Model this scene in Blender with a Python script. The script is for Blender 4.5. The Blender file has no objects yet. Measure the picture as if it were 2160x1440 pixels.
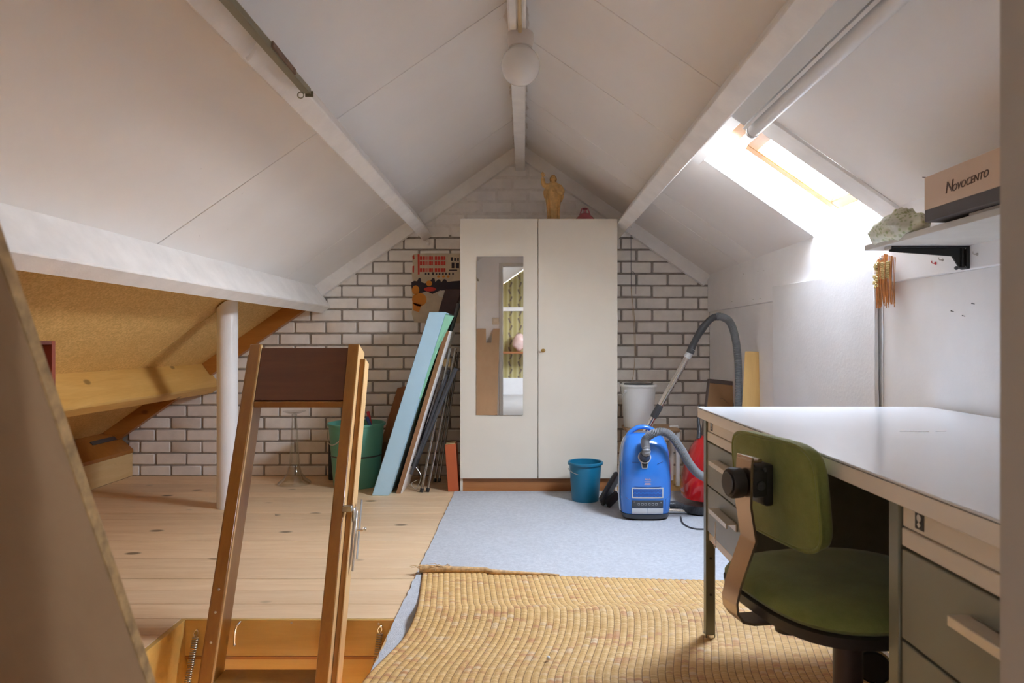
import bpy, bmesh, math, random
from mathutils import Vector, Matrix, noise
random.seed(7)
SC = bpy.context.scene
COL = SC.collection

# ---------------------------------------------------------------- camera, light, exposure
F, CX, CY, EYE = 1465.0, 1106.0, 720.0, 0.955
cam_data = bpy.data.cameras.new('camera')
cam_data.sensor_width = 36.0
cam_data.lens = 36.0 * F / 2160.0
cam_data.shift_x = (1080.0 - CX) / 2160.0
cam_data.clip_start = 0.03
cam_data.dof.use_dof = True
cam_data.dof.focus_distance = 3.8
cam_data.dof.aperture_fstop = 9.0
cam = bpy.data.objects.new('camera', cam_data)
cam.location = (0, 0, EYE)
cam.rotation_euler = (math.pi / 2, 0, 0)
COL.objects.link(cam)
SC.camera = cam

world = bpy.data.worlds.new('overcast_sky')
SC.world = world
world.use_nodes = True
_bg = world.node_tree.nodes['Background']
# a hazy bright sky: palest towards the horizon, deeper overhead, the same all round
_wt = world.node_tree
_tc = _wt.nodes.new('ShaderNodeTexCoord'); _sp = _wt.nodes.new('ShaderNodeSeparateXYZ'); _rp = _wt.nodes.new('ShaderNodeValToRGB')
_wt.links.new(_tc.outputs['Generated'], _sp.inputs[0]); _wt.links.new(_sp.outputs[2], _rp.inputs[0])
_e = _rp.color_ramp.elements
_e.new(.02); _e.new(.30)
for _i, (_p, _c) in enumerate(((0, (.22, .22, .21)), (.02, (.98, 1.0, 1.02)), (.30, (.80, .86, .93)), (1, (.28, .335, .42)))):
    _e[_i].position = _p; _e[_i].color = (*_c, 1)
_wt.links.new(_rp.outputs[0], _bg.inputs[0])
_bg.inputs[1].default_value = 21.0

SC.view_settings.view_transform = 'Standard'
SC.view_settings.look = 'None'
SC.view_settings.exposure = 3.28
SC.view_settings.gamma = 1.0
SC.view_settings.use_curve_mapping = False
SC.cycles.use_denoising = True
SC.cycles.adaptive_threshold = 0.02
SC.cycles.max_bounces = 14
SC.cycles.diffuse_bounces = 10
SC.cycles.glossy_bounces = 6
SC.cycles.transmission_bounces = 8
SC.cycles.transparent_max_bounces = 12
SC.cycles.sample_clamp_indirect = 40.0
SC.cycles.caustics_reflective = False
SC.cycles.caustics_refractive = False

# the roof: ridge along y, both slopes 34.8 degrees
RX, RZ, RM = -0.03, 2.355, 0.695
SL = math.sqrt(1 + RM * RM)
CS, SN = 1 / SL, RM / SL                       # cos, sin of the pitch
Y0, Y1 = -3.7, 4.95                            # rear wall of the far room, gable
def roof_pt(side, s, y, d=0.0):
    """side -1 left / +1 right, s metres down the slope from the ridge, d metres outwards"""
    return Vector((RX + side * (s * CS + d * SN), y, RZ - s * SN + d * CS))

def window_portal(name, side, s0, s1, ya, yb):
    """daylight sampling guide at the glass of a roof window (gives no light of its own)"""
    l = bpy.data.lights.new(name, 'AREA')
    l.shape = 'RECTANGLE'; l.size = s1 - s0; l.size_y = yb - ya
    l.cycles.is_portal = True
    o = bpy.data.objects.new(name, l)
    o.location = roof_pt(side, (s0 + s1) / 2, (ya + yb) / 2, 0.24)
    zc = Vector((side * SN, 0, CS)); xc = Vector((side * CS, 0, -SN)); yc = zc.cross(xc)
    o.rotation_euler = Matrix((xc, yc, zc)).transposed().to_euler()
    COL.objects.link(o)
window_portal('daylight_portal', 1, 1.02, 1.645, 2.54, 3.13)
window_portal('daylight_portal', 1, 0.92, 1.40, -2.6, -1.8)

# ---------------------------------------------------------------- helpers: materials
def srgb(*c):
    return tuple(((v / 255) / 12.92 if v / 255 <= .04045 else ((v / 255 + .055) / 1.055) ** 2.4) for v in c)

class NT:
    def __init__(s, name):
        s.m = bpy.data.materials.new(name); s.m.use_nodes = True
        s.t = s.m.node_tree; s.n = s.t.nodes
        s.b = s.n['Principled BSDF']; s.out = s.n['Material Output']
    def node(s, kind, **kw):
        n = s.n.new(kind)
        for k, v in kw.items():
            if hasattr(n, k): setattr(n, k, v)
            else: n.inputs[k.replace('_', ' ')].default_value = v
        return n
    def link(s, a, b): s.t.links.new(a, b)
    def math(s, op, a, b=None, clamp=False):
        n = s.n.new('ShaderNodeMath'); n.operation = op; n.use_clamp = clamp
        for i, v in enumerate((a, b)):
            if v is None: continue
            if isinstance(v, (int, float)): n.inputs[i].default_value = v
            else: s.link(v, n.inputs[i])
        return n.outputs[0]
    def mix(s, f, a, b, kind='MIX'):
        n = s.n.new('ShaderNodeMix'); n.data_type = 'RGBA'; n.blend_type = kind
        for i, v in ((0, f), (6, a), (7, b)):
            if isinstance(v, (int, float)): n.inputs[i].default_value = v
            elif isinstance(v, tuple): n.inputs[i].default_value = (*v[:3], 1)
            else: s.link(v, n.inputs[i])
        return n.outputs[2]
    def ramp(s, f, stops):
        n = s.n.new('ShaderNodeValToRGB'); e = n.color_ramp.elements
        while len(e) < len(stops): e.new(.5)
        for i, (p, c) in enumerate(stops):
            e[i].position = p; e[i].color = (*c[:3], 1) if isinstance(c, tuple) else (c, c, c, 1)
        s.link(f, n.inputs[0]); return n.outputs[0]
    def coord(s, scale=(1, 1, 1), rnd=True, kind='Object'):
        tc = s.n.new('ShaderNodeTexCoord'); mp = s.n.new('ShaderNodeMapping')
        mp.inputs['Scale'].default_value = scale
        if rnd:
            oi = s.n.new('ShaderNodeObjectInfo')
            cb = s.n.new('ShaderNodeCombineXYZ')
            r = s.math('MULTIPLY', oi.outputs['Random'], 37.0)
            for i in range(3): s.link(r, cb.inputs[i])
            s.link(cb.outputs[0], mp.inputs['Location'])
        s.link(tc.outputs[kind], mp.inputs['Vector'])
        return mp.outputs[0]
    def noise(s, vec, scale, detail=3.0, rough=.55, dist=0.0):
        n = s.n.new('ShaderNodeTexNoise')
        n.inputs['Scale'].default_value = scale; n.inputs['Detail'].default_value = detail
        n.inputs['Roughness'].default_value = rough; n.inputs['Distortion'].default_value = dist
        s.link(vec, n.inputs['Vector']); return n.outputs[0]
    def bump(s, h, strength, dist=.002):
        n = s.n.new('ShaderNodeBump'); n.inputs['Strength'].default_value = strength
        n.inputs['Distance'].default_value = dist
        s.link(h, n.inputs['Height']); s.link(n.outputs[0], s.b.inputs['Normal'])
    def base(s, v):
        if isinstance(v, tuple): s.b.inputs['Base Color'].default_value = (*v[:3], 1)
        else: s.link(v, s.b.inputs['Base Color'])
    def set(s, **kw):
        for k, v in kw.items(): s.b.inputs[k.replace('_', ' ')].default_value = v

def plain(name, col, rough=.5, metal=0., var=.06, vscale=6., bump=0., bscale=80., rnd=0., **kw):
    """painted / plastic / metal / cloth surface with slight uneven colour"""
    t = NT(name); v = t.coord()
    dark = tuple(c * (1 - var) for c in col); lite = tuple(min(1, c * (1 + var)) for c in col)
    c = t.ramp(t.noise(v, vscale, 4), [(.3, dark), (.7, lite)])
    if rnd:
        oi = t.n.new('ShaderNodeObjectInfo')
        k = t.math('ADD', t.math('MULTIPLY', oi.outputs['Random'], 2 * rnd), 1 - rnd)
        n = t.n.new('ShaderNodeCombineXYZ')
        for i in range(3): t.link(k, n.inputs[i])
        c = t.mix(1.0, c, n.outputs[0], 'MULTIPLY')
    t.base(c); t.set(Roughness=rough, Metallic=metal)
    if bump: t.bump(t.noise(v, bscale, 3), bump)
    for k, val in kw.items(): t.b.inputs[k.replace('_', ' ')].default_value = val
    return t.m

def wood(name, c1, c2, axis='x', rough=.45, scale=1., knots=.0, rnd=.12, coat=0., contrast=.5, fine=.3, stretch=.09):
    """timber with the grain along one axis of the object, knots and a tint per piece"""
    t = NT(name)
    st = {'x': (stretch, 1, 1), 'y': (1, stretch, 1), 'z': (1, 1, stretch)}[axis]
    v = t.coord(tuple(k * scale for k in st))
    g = t.noise(v, 26, 5, .6, .7)
    g2 = t.noise(v, 150, 2, .5)
    c = t.ramp(g, [(.5 - contrast * .45, c2), (.5 + contrast * .45, c1)])
    c = t.mix(t.math('MULTIPLY', g2, fine), c, tuple(k * .72 for k in c2))
    if knots:
        kst = {'x': (.6, 1, 1), 'y': (1, .6, 1), 'z': (1, 1, .6)}[axis]
        kv = t.coord(kst)
        vo = t.n.new('ShaderNodeTexVoronoi'); vo.inputs['Scale'].default_value = 6.5 * scale
        vo.inputs['Randomness'].default_value = 1.
        t.link(kv, vo.inputs['Vector'])
        m = t.math('GREATER_THAN', t.noise(kv, 3.3, 1), .44)
        f = t.math('MULTIPLY', t.ramp(vo.outputs[0], [(.07, 1.), (.13, 0.)]), m)
        c = t.mix(t.math('MULTIPLY', f, knots), c, tuple(k * .28 for k in c2))
    oi = t.n.new('ShaderNodeObjectInfo')
    k = t.math('ADD', t.math('MULTIPLY', oi.outputs['Random'], 2 * rnd), 1 - rnd)
    cb = t.n.new('ShaderNodeCombineXYZ')
    for i in range(3): t.link(k, cb.inputs[i])
    c = t.mix(1.0, c, cb.outputs[0], 'MULTIPLY')
    t.base(c); t.set(Roughness=rough, Coat_Weight=coat, Coat_Roughness=.15)
    t.bump(g2, .15, .001)
    return t.m

def glass(name, col=(1, 1, 1), gloss=.08):
    """thin clear glass: daylight passes straight through, a little is mirrored"""
    t = NT(name); t.n.remove(t.b)
    tr = t.node('ShaderNodeBsdfTransparent'); tr.inputs[0].default_value = (*col, 1)
    gl = t.node('ShaderNodeBsdfGlossy'); gl.inputs['Roughness'].default_value = .02
    lw = t.node('ShaderNodeLayerWeight'); lw.inputs[0].default_value = .35
    mx = t.node('ShaderNodeMixShader')
    t.link(t.math('ADD', t.math('MULTIPLY', lw.outputs[1], .75), gloss, True), mx.inputs[0])
    t.link(tr.outputs[0], mx.inputs[1]); t.link(gl.outputs[0], mx.inputs[2])
    t.link(mx.outputs[0], t.out.inputs[0])
    return t.m

# ---------------------------------------------------------------- helpers: geometry
def W(px, py, y):
    """a measured sight line of the 2160x1440 photograph taken at the distance y"""
    return Vector(((px - CX) / F * y, y, EYE - (py - CY) / F * y))

def frame_to(p0, p1, up=Vector((0, 0, 1))):
    z = (Vector(p1) - Vector(p0)).normalized()
    if abs(z.dot(up)) > .98: up = Vector((0, 1, 0))
    x = up.cross(z).normalized(); y = z.cross(x)
    return Matrix((x, y, z)).transposed()

def spline(pts, n=8):
    pts = [Vector(p) for p in pts]; out = []
    P = [pts[0] * 2 - pts[1]] + pts + [pts[-1] * 2 - pts[-2]]
    for i in range(1, len(P) - 2):
        a, b, c, d = P[i - 1:i + 3]
        for k in range(n):
            t = k / n
            out.append(.5 * ((2 * b) + (c - a) * t + (2 * a - 5 * b + 4 * c - d) * t * t + (3 * b - a - 3 * c + d) * t ** 3))
    out.append(pts[-1]); return out

def resample(path, step):
    out = [path[0].copy()]; acc = 0
    for a, b in zip(path, path[1:]):
        L = (b - a).length; t = step - acc
        while t <= L:
            out.append(a.lerp(b, t / L)); t += step
        acc = (acc + L) % step if L else acc
    return out

class MB:
    def __init__(s): s.bm = bmesh.new()
    def _add(s, tmp, M=None):
        bmesh.ops.recalc_face_normals(tmp, faces=tmp.faces[:])
        if M is not None: bmesh.ops.transform(tmp, matrix=M, verts=tmp.verts[:])
        me = bpy.data.meshes.new('tmp'); tmp.to_mesh(me); tmp.free()
        s.bm.from_mesh(me); bpy.data.meshes.remove(me); return s
    def box(s, lo, hi, bev=0., M=None, seg=1):
        t = bmesh.new(); bmesh.ops.create_cube(t, size=1)
        lo, hi = Vector(lo), Vector(hi)
        for v in t.verts: v.co = Vector(((v.co[i] + .5) * (hi[i] - lo[i]) + lo[i] for i in range(3)))
        if bev: bmesh.ops.bevel(t, geom=t.edges[:], offset=bev, segments=seg, affect='EDGES', profile=.5)
        return s._add(t, M)
    def bar(s, p0, p1, w, h, up=(0, 0, 1), bev=0.):
        """square bar from p0 to p1, w across (along up x dir), h along up"""
        p0, p1 = Vector(p0), Vector(p1)
        R = frame_to(p0, p1, Vector(up))
        L = (p1 - p0).length
        return s.box((-w / 2, -h / 2, 0), (w / 2, h / 2, L), bev, Matrix.Translation(p0) @ R.to_4x4())
    def prism(s, pts, axis, a, b, bev=0.):
        t = bmesh.new()
        def mk(p, q):
            u, v = p
            return {'x': (q, u, v), 'y': (u, q, v), 'z': (u, v, q)}[axis]
        A = [t.verts.new(mk(p, a)) for p in pts]; B = [t.verts.new(mk(p, b)) for p in pts]
        t.faces.new(A); t.faces.new(B[::-1])
        n = len(pts)
        for i in range(n): t.faces.new((A[i], A[(i + 1) % n], B[(i + 1) % n], B[i]))
        if bev: bmesh.ops.bevel(t, geom=t.edges[:], offset=bev, segments=1, affect='EDGES')
        return s._add(t)
    def hexa(s, A, B, bev=0.):
        """solid between two polygons of the same count"""
        t = bmesh.new(); n = len(A)
        a = [t.verts.new(p) for p in A]; b = [t.verts.new(p) for p in B]
        t.faces.new(a); t.faces.new(b[::-1])
        for i in range(n): t.faces.new((a[i], a[(i + 1) % n], b[(i + 1) % n], b[i]))
        if bev: bmesh.ops.bevel(t, geom=t.edges[:], offset=bev, segments=1, affect='EDGES')
        return s._add(t)
    def rings(s, rings, cap=(True, True), closed=False):
        t = bmesh.new(); R = [[t.verts.new(p) for p in r] for r in rings]; n = len(R[0])
        m = len(R)
        for i in range(m if closed else m - 1):
            a, b = R[i], R[(i + 1) % m]
            for k in range(n):
                t.faces.new((a[k], a[(k + 1) % n], b[(k + 1) % n], b[k]))
        if not closed:
            if cap[0]: t.faces.new(R[0][::-1])
            if cap[1]: t.faces.new(R[-1])
        return s._add(t)
    def tube(s, path, r, n=10, cap=True, flat=1., closed=False, up=None):
        path = [Vector(p) for p in path]; m = len(path); out = []
        tan = [((path[(i + 1) % m] if closed or i < m - 1 else path[i]) - (path[i - 1] if closed or i else path[i])).normalized() for i in range(m)]
        u = Vector(up) if up else (Vector((0, 0, 1)) if abs(tan[0].z) < .9 else Vector((1, 0, 0)))
        for i in range(m):
            u = (u - tan[i] * u.dot(tan[i])).normalized(); w = tan[i].cross(u)
            rr = r[i] if isinstance(r, (list, tuple)) else r
            out.append([path[i] + (u * math.cos(a) * flat + w * math.sin(a)) * rr for a in (2 * math.pi * k / n for k in range(n))])
        return s.rings(out, (cap, cap), closed)
    def strap(s, path, w, th, side):
        """flat strip of width w along `side` following a path"""
        path = [Vector(p) for p in path]; side = Vector(side).normalized(); out = []; m = len(path)
        for i in range(m):
            d = ((path[i + 1] if i < m - 1 else path[i]) - (path[i - 1] if i else path[i])).normalized()
            nrm = d.cross(side).normalized()
            out.append([path[i] + side * a * w / 2 + nrm * b * th / 2 for a, b in ((-1, -1), (1, -1), (1, 1), (-1, 1))])
        return s.rings(out)
    def lathe(s, prof, n=28, c=(0, 0, 0), M=None, sx=1., sy=1., closed=False):
        rings = [[(max(r, 1e-4) * math.cos(2 * math.pi * k / n) * sx, max(r, 1e-4) * math.sin(2 * math.pi * k / n) * sy, z) for k in range(n)] for r, z in prof]
        X = Matrix.Translation(c) @ (M.to_4x4() if M is not None else Matrix())
        rings = [[X @ Vector(p) for p in r] for r in rings]
        return s.rings(rings, (True, True), closed)
    def ball(s, c, r, n=16, sc=(1, 1, 1)):
        t = bmesh.new(); bmesh.ops.create_uvsphere(t, u_segments=n, v_segments=max(6, n * 2 // 3), radius=r)
        return s._add(t, Matrix.Translation(c) @ Matrix.Diagonal((*sc, 1)))
    def loft(s, secs, n=32):
        """superellipse sections (cx, cy, z, rx, ry, power)"""
        out = []
        for cx, cy, z, rx, ry, p in secs:
            r = []
            for k in range(n):
                a = 2 * math.pi * k / n; c, q = math.cos(a), math.sin(a)
                r.append((cx + rx * math.copysign(abs(c) ** (2 / p), c), cy + ry * math.copysign(abs(q) ** (2 / p), q), z))
            out.append(r)
        return s.rings(out)
    def wobble(s, amp, scale, seed=0):
        for v in s.bm.verts:
            v.co += noise.noise_vector(v.co * scale + Vector((seed, seed * 1.7, 0))) * amp
        return s
    def cut(s, co, no):
        g = s.bm.verts[:] + s.bm.edges[:] + s.bm.faces[:]
        r = bmesh.ops.bisect_plane(s.bm, geom=g, plane_co=co, plane_no=no, clear_outer=True, dist=1e-6)
        e = [x for x in r['geom_cut'] if isinstance(x, bmesh.types.BMEdge)]
        if e: bmesh.ops.contextual_create(s.bm, geom=e)
        return s
    def mesh(s, name, m, smooth=True, inv=None):
        if inv is not None: bmesh.ops.transform(s.bm, matrix=inv, verts=s.bm.verts[:])
        bmesh.ops.recalc_face_normals(s.bm, faces=s.bm.faces[:])
        me = bpy.data.meshes.new(name); s.bm.to_mesh(me); s.bm.free()
        for x in (m if isinstance(m, (list, tuple)) else [m]): me.materials.append(x)
        if smooth and len(me.polygons):
            me.polygons.foreach_set('use_smooth', [True] * len(me.polygons))
            me.set_sharp_from_angle(angle=math.radians(38))
        return me
    def build(s, name, m, parent=None, local=False, smooth=True, **tags):
        """link the collected shapes as ONE object; given in world space unless local"""
        if parent is not None:
            inv = None if local else WM[parent].inverted()
            me = s.mesh(name, m, smooth, inv); loc = (0, 0, 0)
            o = bpy.data.objects.new(name, me); o.parent = parent
            WM[o] = WM[parent]
        else:
            co = [v.co for v in s.bm.verts]
            lo = Vector((min(c[i] for c in co) for i in range(3))); hi = Vector((max(c[i] for c in co) for i in range(3)))
            base = Vector(((lo.x + hi.x) / 2, (lo.y + hi.y) / 2, lo.z))
            me = s.mesh(name, m, smooth, Matrix.Translation(-base))
            o = bpy.data.objects.new(name, me); o.location = base
            WM[o] = Matrix.Translation(base)
        COL.objects.link(o)
        for k, v in tags.items(): o[k] = v
        return o

WM = {}
def thing(name, label, cat, loc=(0, 0, 0), rz=0., group=None, kind=None, rot=None):
    o = bpy.data.objects.new(name, None); o.empty_display_size = .05
    o.location = loc; o.rotation_euler = rot if rot else (0, 0, rz)
    COL.objects.link(o)
    WM[o] = Matrix.Translation(loc) @ o.rotation_euler.to_matrix().to_4x4()
    if label: o['label'] = label
    if cat: o['category'] = cat
    if group: o['group'] = group
    if kind: o['kind'] = kind
    return o
def struct(name, label=None, loc=(0, 0, 0)):
    return thing(name, label, None, loc, kind='structure')
def tag(o, label, cat, group=None):
    o['label'] = label; o['category'] = cat
    if group: o['group'] = group
    return o
def share(name, me, parent, loc, rot=None):
    """another piece using shared mesh data"""
    o = bpy.data.objects.new(name, me); o.parent = parent; o.location = loc
    if rot: o.rotation_euler = rot
    COL.objects.link(o); WM[o] = WM[parent] @ Matrix.Translation(loc); return o
def text_mesh(txt, size, depth=.0006, font=None, shear=0., space=1.):
    cu = bpy.data.curves.new('lettering', 'FONT'); cu.body = txt; cu.size = size; cu.extrude = depth
    cu.shear = shear; cu.space_character = space
    cu.align_x = 'CENTER'; cu.align_y = 'CENTER'
    ob = bpy.data.objects.new('lettering', cu); COL.objects.link(ob)
    me = bpy.data.meshes.new_from_object(ob.evaluated_get(bpy.context.evaluated_depsgraph_get()))
    bpy.data.objects.remove(ob); bpy.data.curves.remove(cu); return me
def lettering(txt, size, M, m, parent, name='lettering', **kw):
    """flat print on a surface; M places the text plane in the world"""
    me = text_mesh(txt, size, **kw); me.transform(WM[parent].inverted() @ M); me.materials.clear(); me.materials.append(m)
    o = bpy.data.objects.new(name, me); o.parent = parent; COL.objects.link(o); WM[o] = WM[parent]; return o
# ---------------------------------------------------------------- materials of the room
def ceiling_paint():
    t = NT('old_white_board'); v = t.coord(rnd=False)
    c = t.ramp(t.noise(v, 2.2, 4), [(.3, (.83, .80, .775)), (.7, (.87, .845, .825))])
    vo = t.n.new('ShaderNodeTexVoronoi'); vo.inputs['Scale'].default_value = 5.5
    t.link(v, vo.inputs['Vector'])
    speck = t.ramp(vo.outputs[0], [(.012, 1.), (.03, 0.)])
    c = t.mix(t.math('MULTIPLY', speck, .3), c, (.36, .31, .27))
    sep = t.n.new('ShaderNodeSeparateXYZ'); t.link(v, sep.inputs[0])
    near = t.math('SUBTRACT', .046, t.math('ABSOLUTE', t.math('ADD', sep.outputs[0], .03)))
    wob = t.math('MULTIPLY', t.math('SUBTRACT', t.noise(v, 7., 4, .6), .5), .085)
    st = t.math('MULTIPLY', t.math('ADD', near, wob), 60., True)
    edge = t.math('MULTIPLY', st, t.math('SUBTRACT', 1.25, st), True)
    c = t.mix(t.math('MULTIPLY', edge, .95, True), c, (.40, .25, .12))
    t.base(c); t.set(Roughness=.75); t.bump(t.noise(v, 90, 3), .06)
    return t.m
def chip():
    t = NT('chipboard'); v = t.coord()
    vo = t.n.new('ShaderNodeTexVoronoi'); vo.inputs['Scale'].default_value = 130
    t.link(v, vo.inputs['Vector'])
    a = t.ramp(vo.outputs[1], [(.2, (.62, .395, .13)), (.8, (.84, .585, .235))])
    c = t.mix(t.ramp(t.noise(v, 3, 3), [(.3, .0), (.75, .5)]), a, (.58, .345, .10))
    t.base(c); t.set(Roughness=.6); t.bump(vo.outputs[0], .1)
    return t.m
M_CEIL = ceiling_paint()
M_CHIP = chip()
M_WHITE = plain('white_paint', (.85, .83, .81), .6, var=.05, bump=.12, bscale=40)
M_BEAM = plain('white_painted_timber', (.85, .83, .81), .6, var=.06, vscale=9, bump=.35, bscale=120)
M_WALLW = plain('white_wallboard', (.86, .855, .855), .55, var=.03, bump=.2, bscale=70)
M_BRICK = plain('white_brick', (.83, .79, .745), .75, var=.06, vscale=14, bump=.3, bscale=60, rnd=.05)
M_BRICKW = plain('painted_brick', (.88, .855, .835), .7, var=.05, vscale=14, bump=.3, bscale=60, rnd=.03)
M_MORTAR = plain('grey_mortar', (.30, .265, .235), .9, var=.2, vscale=30, bump=.5, bscale=200)
M_MORTW = plain('painted_mortar', (.82, .79, .765), .8, var=.08, vscale=30, bump=.4, bscale=150)
M_PLANK = wood('pine_floor', (.93, .72, .48), (.70, .455, .235), 'x', .5, .8, .95, .08, contrast=.9, fine=.22, stretch=.14)
M_PINE = wood('raw_pine_beam', (.78, .49, .155), (.64, .355, .085), 'y', .5, 1., .7, .05)
M_ORANGE = wood('orange_stained_timber', (.46, .19, .035), (.36, .13, .02), 'x', .4, 1., .6, .06)
M_PLY = wood('orange_plywood', (.68, .43, .13), (.58, .345, .085), 'x', .4, 1., .35, .06)
M_PALEBOARD = wood('pale_board', (.72, .52, .26), (.64, .43, .19), 'y', .5, 1., .3, .04)
M_LINING = plain('white_lining', (.78, .775, .77), .35, var=.02)
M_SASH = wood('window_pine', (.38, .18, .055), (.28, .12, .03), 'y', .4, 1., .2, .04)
M_PANE = glass('window_pane', (.97, .98, 1.), .04)
M_JAMB = plain('beige_door_frame', (.42, .355, .295), .55, var=.04)
M_STEEL = plain('zinc_steel', (.62, .60, .57), .32, 1., var=.1, vscale=20)
M_CHROME = plain('chrome', (.80, .79, .78), .12, 1., var=.03)
M_BLACK = plain('black_plastic', (.022, .021, .022), .45, var=.2)
M_DKGREY = plain('dark_grey_plastic', (.062, .063, .068), .4, var=.12)
M_RED = plain('red_spot', (.62, .03, .04), .4)

# ---------------------------------------------------------------- gable wall of white bricks
gable = struct('wall_back', 'gable wall of white bricks with grey joints, painted over at the top', (0, 4.95, 0))
PX, PZ = .22145, .0853
def roof_cut(mb, d=0.0):
    for sd in (-1, 1):
        p = roof_pt(sd, 0, 0, d); mb.cut(p, Vector((sd * SN, 0, CS)))
    return mb
ZP = 1.716                                        # above this the wall is painted over
mb = MB().box((-3.25, 4.958, -.08), (1.344, 5.04, ZP)); roof_cut(mb); mb.build('mortar', M_MORTAR, gable)
mb = MB().box((-1.2, 4.9528, ZP), (1.2, 5.04, 2.5)); roof_cut(mb); mb.build('painted_mortar', M_MORTW, gable)
def brick_shape(w, h):
    return MB().box((0, 4.95, 0), (w, 5.0, h), .0045)
brick_me, hidden = [], MB()
for i in range(5):                                # five slightly different bricks share their meshes
    b = brick_shape(PX - .0125 - .002 * (i % 3), PZ - .0125 + .001 * (i % 2))
    for v in b.bm.verts:
        if v.co.y < 4.96: v.co += Vector((random.uniform(-.0012, .0012), random.uniform(-.001, .001), random.uniform(-.001, .001)))
    brick_me.append(b.mesh('brick', M_BRICK, inv=Matrix.Translation((0, -4.95, 0))))
painted_me = [m.copy() for m in brick_me]
for m in painted_me: m.materials[0] = M_BRICKW
for k in range(0, 28):
    z0 = .0743 + PZ * (k - 1) + .00625
    x = (-2.4098 if k % 2 else -2.5205) - 3 * PX
    while x < 1.32:
        xa, xb = x + .00625, x + PX - .00625
        x += PX
        zt = z0 + PZ - .0125
        roof_lo = min(RZ - RM * abs(xx - RX) for xx in (xa, xb))
        roof_hi = RZ - RM * (0 if xa < RX < xb else min(abs(xa - RX), abs(xb - RX)))
        if roof_hi < z0 + .012 or xb < -2.82 or xa > 1.30: continue
        painted = z0 > ZP - .02
        if not painted and xa > -.44 and xb < .64 and zt < 1.80:
            hidden.box((xa, 4.95, max(z0, 0)), (xb, 5.0, zt), 0); continue
        dx, dz = random.uniform(-.0015, .0015), random.uniform(-.001, .001)
        dy = (.0012 if painted else 0) + random.uniform(-.0008, .0012)
        whole = roof_lo > zt + .002 and z0 > 0 and xa > -2.82 and xb < 1.32
        if whole:
            share('brick', random.choice(painted_me if painted else brick_me), gable, (xa + dx, dy, z0 + dz))
        else:
            b = MB().box((max(xa, -2.82), 4.95 + dy, max(z0, .0)), (min(xb, 1.322), 5.0, zt), .0045)
            roof_cut(b)
            if len(b.bm.verts) > 4: b.build('brick', M_BRICKW if painted else M_BRICK, gable)
o = hidden.build('bricks_behind_wardrobe', M_BRICK, gable); o['kind'] = 'stuff'

MB().box((-3.6, 5.055, -.1), (1.6, 5.12, 2.6)).build('outer_leaf', M_MORTAR, gable)

# ---------------------------------------------------------------- roof boards
ceil = struct('ceiling', 'sloping white roof boards with open joints, bare chipboard low on the side of the hatch')
def rhex(mb, side, s0, s1, ya, yb, d0, d1, bev=0.):
    A = [roof_pt(side, s, ya, d) for s, d in ((s0, d0), (s1, d0), (s1, d1), (s0, d1))]
    B = [roof_pt(side, s, yb, d) for s, d in ((s0, d0), (s1, d0), (s1, d1), (s0, d1))]
    return mb.hexa(A, B, bev)
G = .0028
def rboard(side, s0, s1, ya, yb, m=None):
    return rhex(MB(), side, s0, s1, ya + G, yb - G, 0, .02, .0018).build('board', m or M_CEIL, ceil)
for a, b in ((Y0, -2.2), (-2.2, -.7), (-.7, 1.3), (1.3, 2.8), (2.8, 4.3), (4.3, Y1 + .003)):
    rboard(-1, 0, 1.80, a, b)
for a, b in ((Y0, -1.2), (-1.2, .42), (.42, 2.05), (2.05, 4.05), (4.05, Y1 + .09)):
    rboard(-1, 1.803, 4.0, a, b, M_CHIP)
for a, b in ((Y0, -2.6), (-1.8, .42), (.42, 2.455), (3.135, 3.9), (3.9, 4.22), (4.22, Y1)):
    rboard(1, 0, 1.70, a, b)
rboard(1, 0, 1.015, 2.455, 3.135); rboard(1, 1.66, 1.70, 2.455, 3.135)
rboard(1, 1.02, 1.66, 2.455, 2.535)
rboard(1, 0, .92, -2.6, -1.8); rboard(1, 1.40, 1.7, -2.6, -1.8)
for sd, *r in ((-1, 0, 4.1, Y0 - .2, Y1 + .2), (1, 0, .75, Y0 - .2, Y1 + .2), (1, .75, 1.02, Y0 - .2, -2.62), (1, .75, 1.02, -1.78, Y1 + .2), (1, 1.02, 1.43, Y0 - .2, -2.62), (1, 1.02, 1.43, -1.78, 2.52), (1, 1.02, 1.43, 3.15, Y1 + .2),
              (1, 1.43, 1.665, Y0 - .2, 2.52), (1, 1.43, 1.665, 3.15, Y1 + .2), (1, 1.665, 1.95, Y0 - .2, Y1 + .2)):
    rhex(MB(), sd, *r, .0215, .06).build('roof_decking', M_CHIP, ceil)
MB().box((RX - .12, Y0 - .2, RZ + .02), (RX + .12, Y1 + .2, RZ + .10)).build('ridge_cap', M_CHIP, ceil)

# ---------------------------------------------------------------- beams and rafters
def trim(n, mb, m, label): 
    o = mb.build('trim_%d' % n, m); o['kind'] = 'structure'; o['label'] = label; return o
trim(1, MB().box((-.063, .44, 2.17), (.006, 4.949, 2.352), .004), M_BEAM, 'white painted ridge beam carrying the globe lamp')
trim(2, rhex(MB(), -1, .883, .953, .44, 4.948, -.175, .009, .005), M_BEAM, 'white purlin on the hatch side, with the olive metal track under it')
trim(3, rhex(MB(), 1, .88, .955, .44, 4.948, -.175, .009, .005), M_BEAM, 'white purlin above the desk, beside the roof window')
trim(4, rhex(MB(), -1, 1.766, 1.846, .44, 4.948, -.18, .009, .006), M_BEAM, 'white low purlin resting on the round post')
trim(5, rhex(MB(), -1, 2.729, 2.82, .44, 4.948, -.2, .009, .01), M_PINE, 'bare pine purlin under the chipboard behind the post')
trim(6, rhex(MB(), -1, 0.005, .882, 4.90, 4.948, -.085, .009, .002), M_BEAM, 'white rafter on the gable, upper part of the hatch side')
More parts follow.
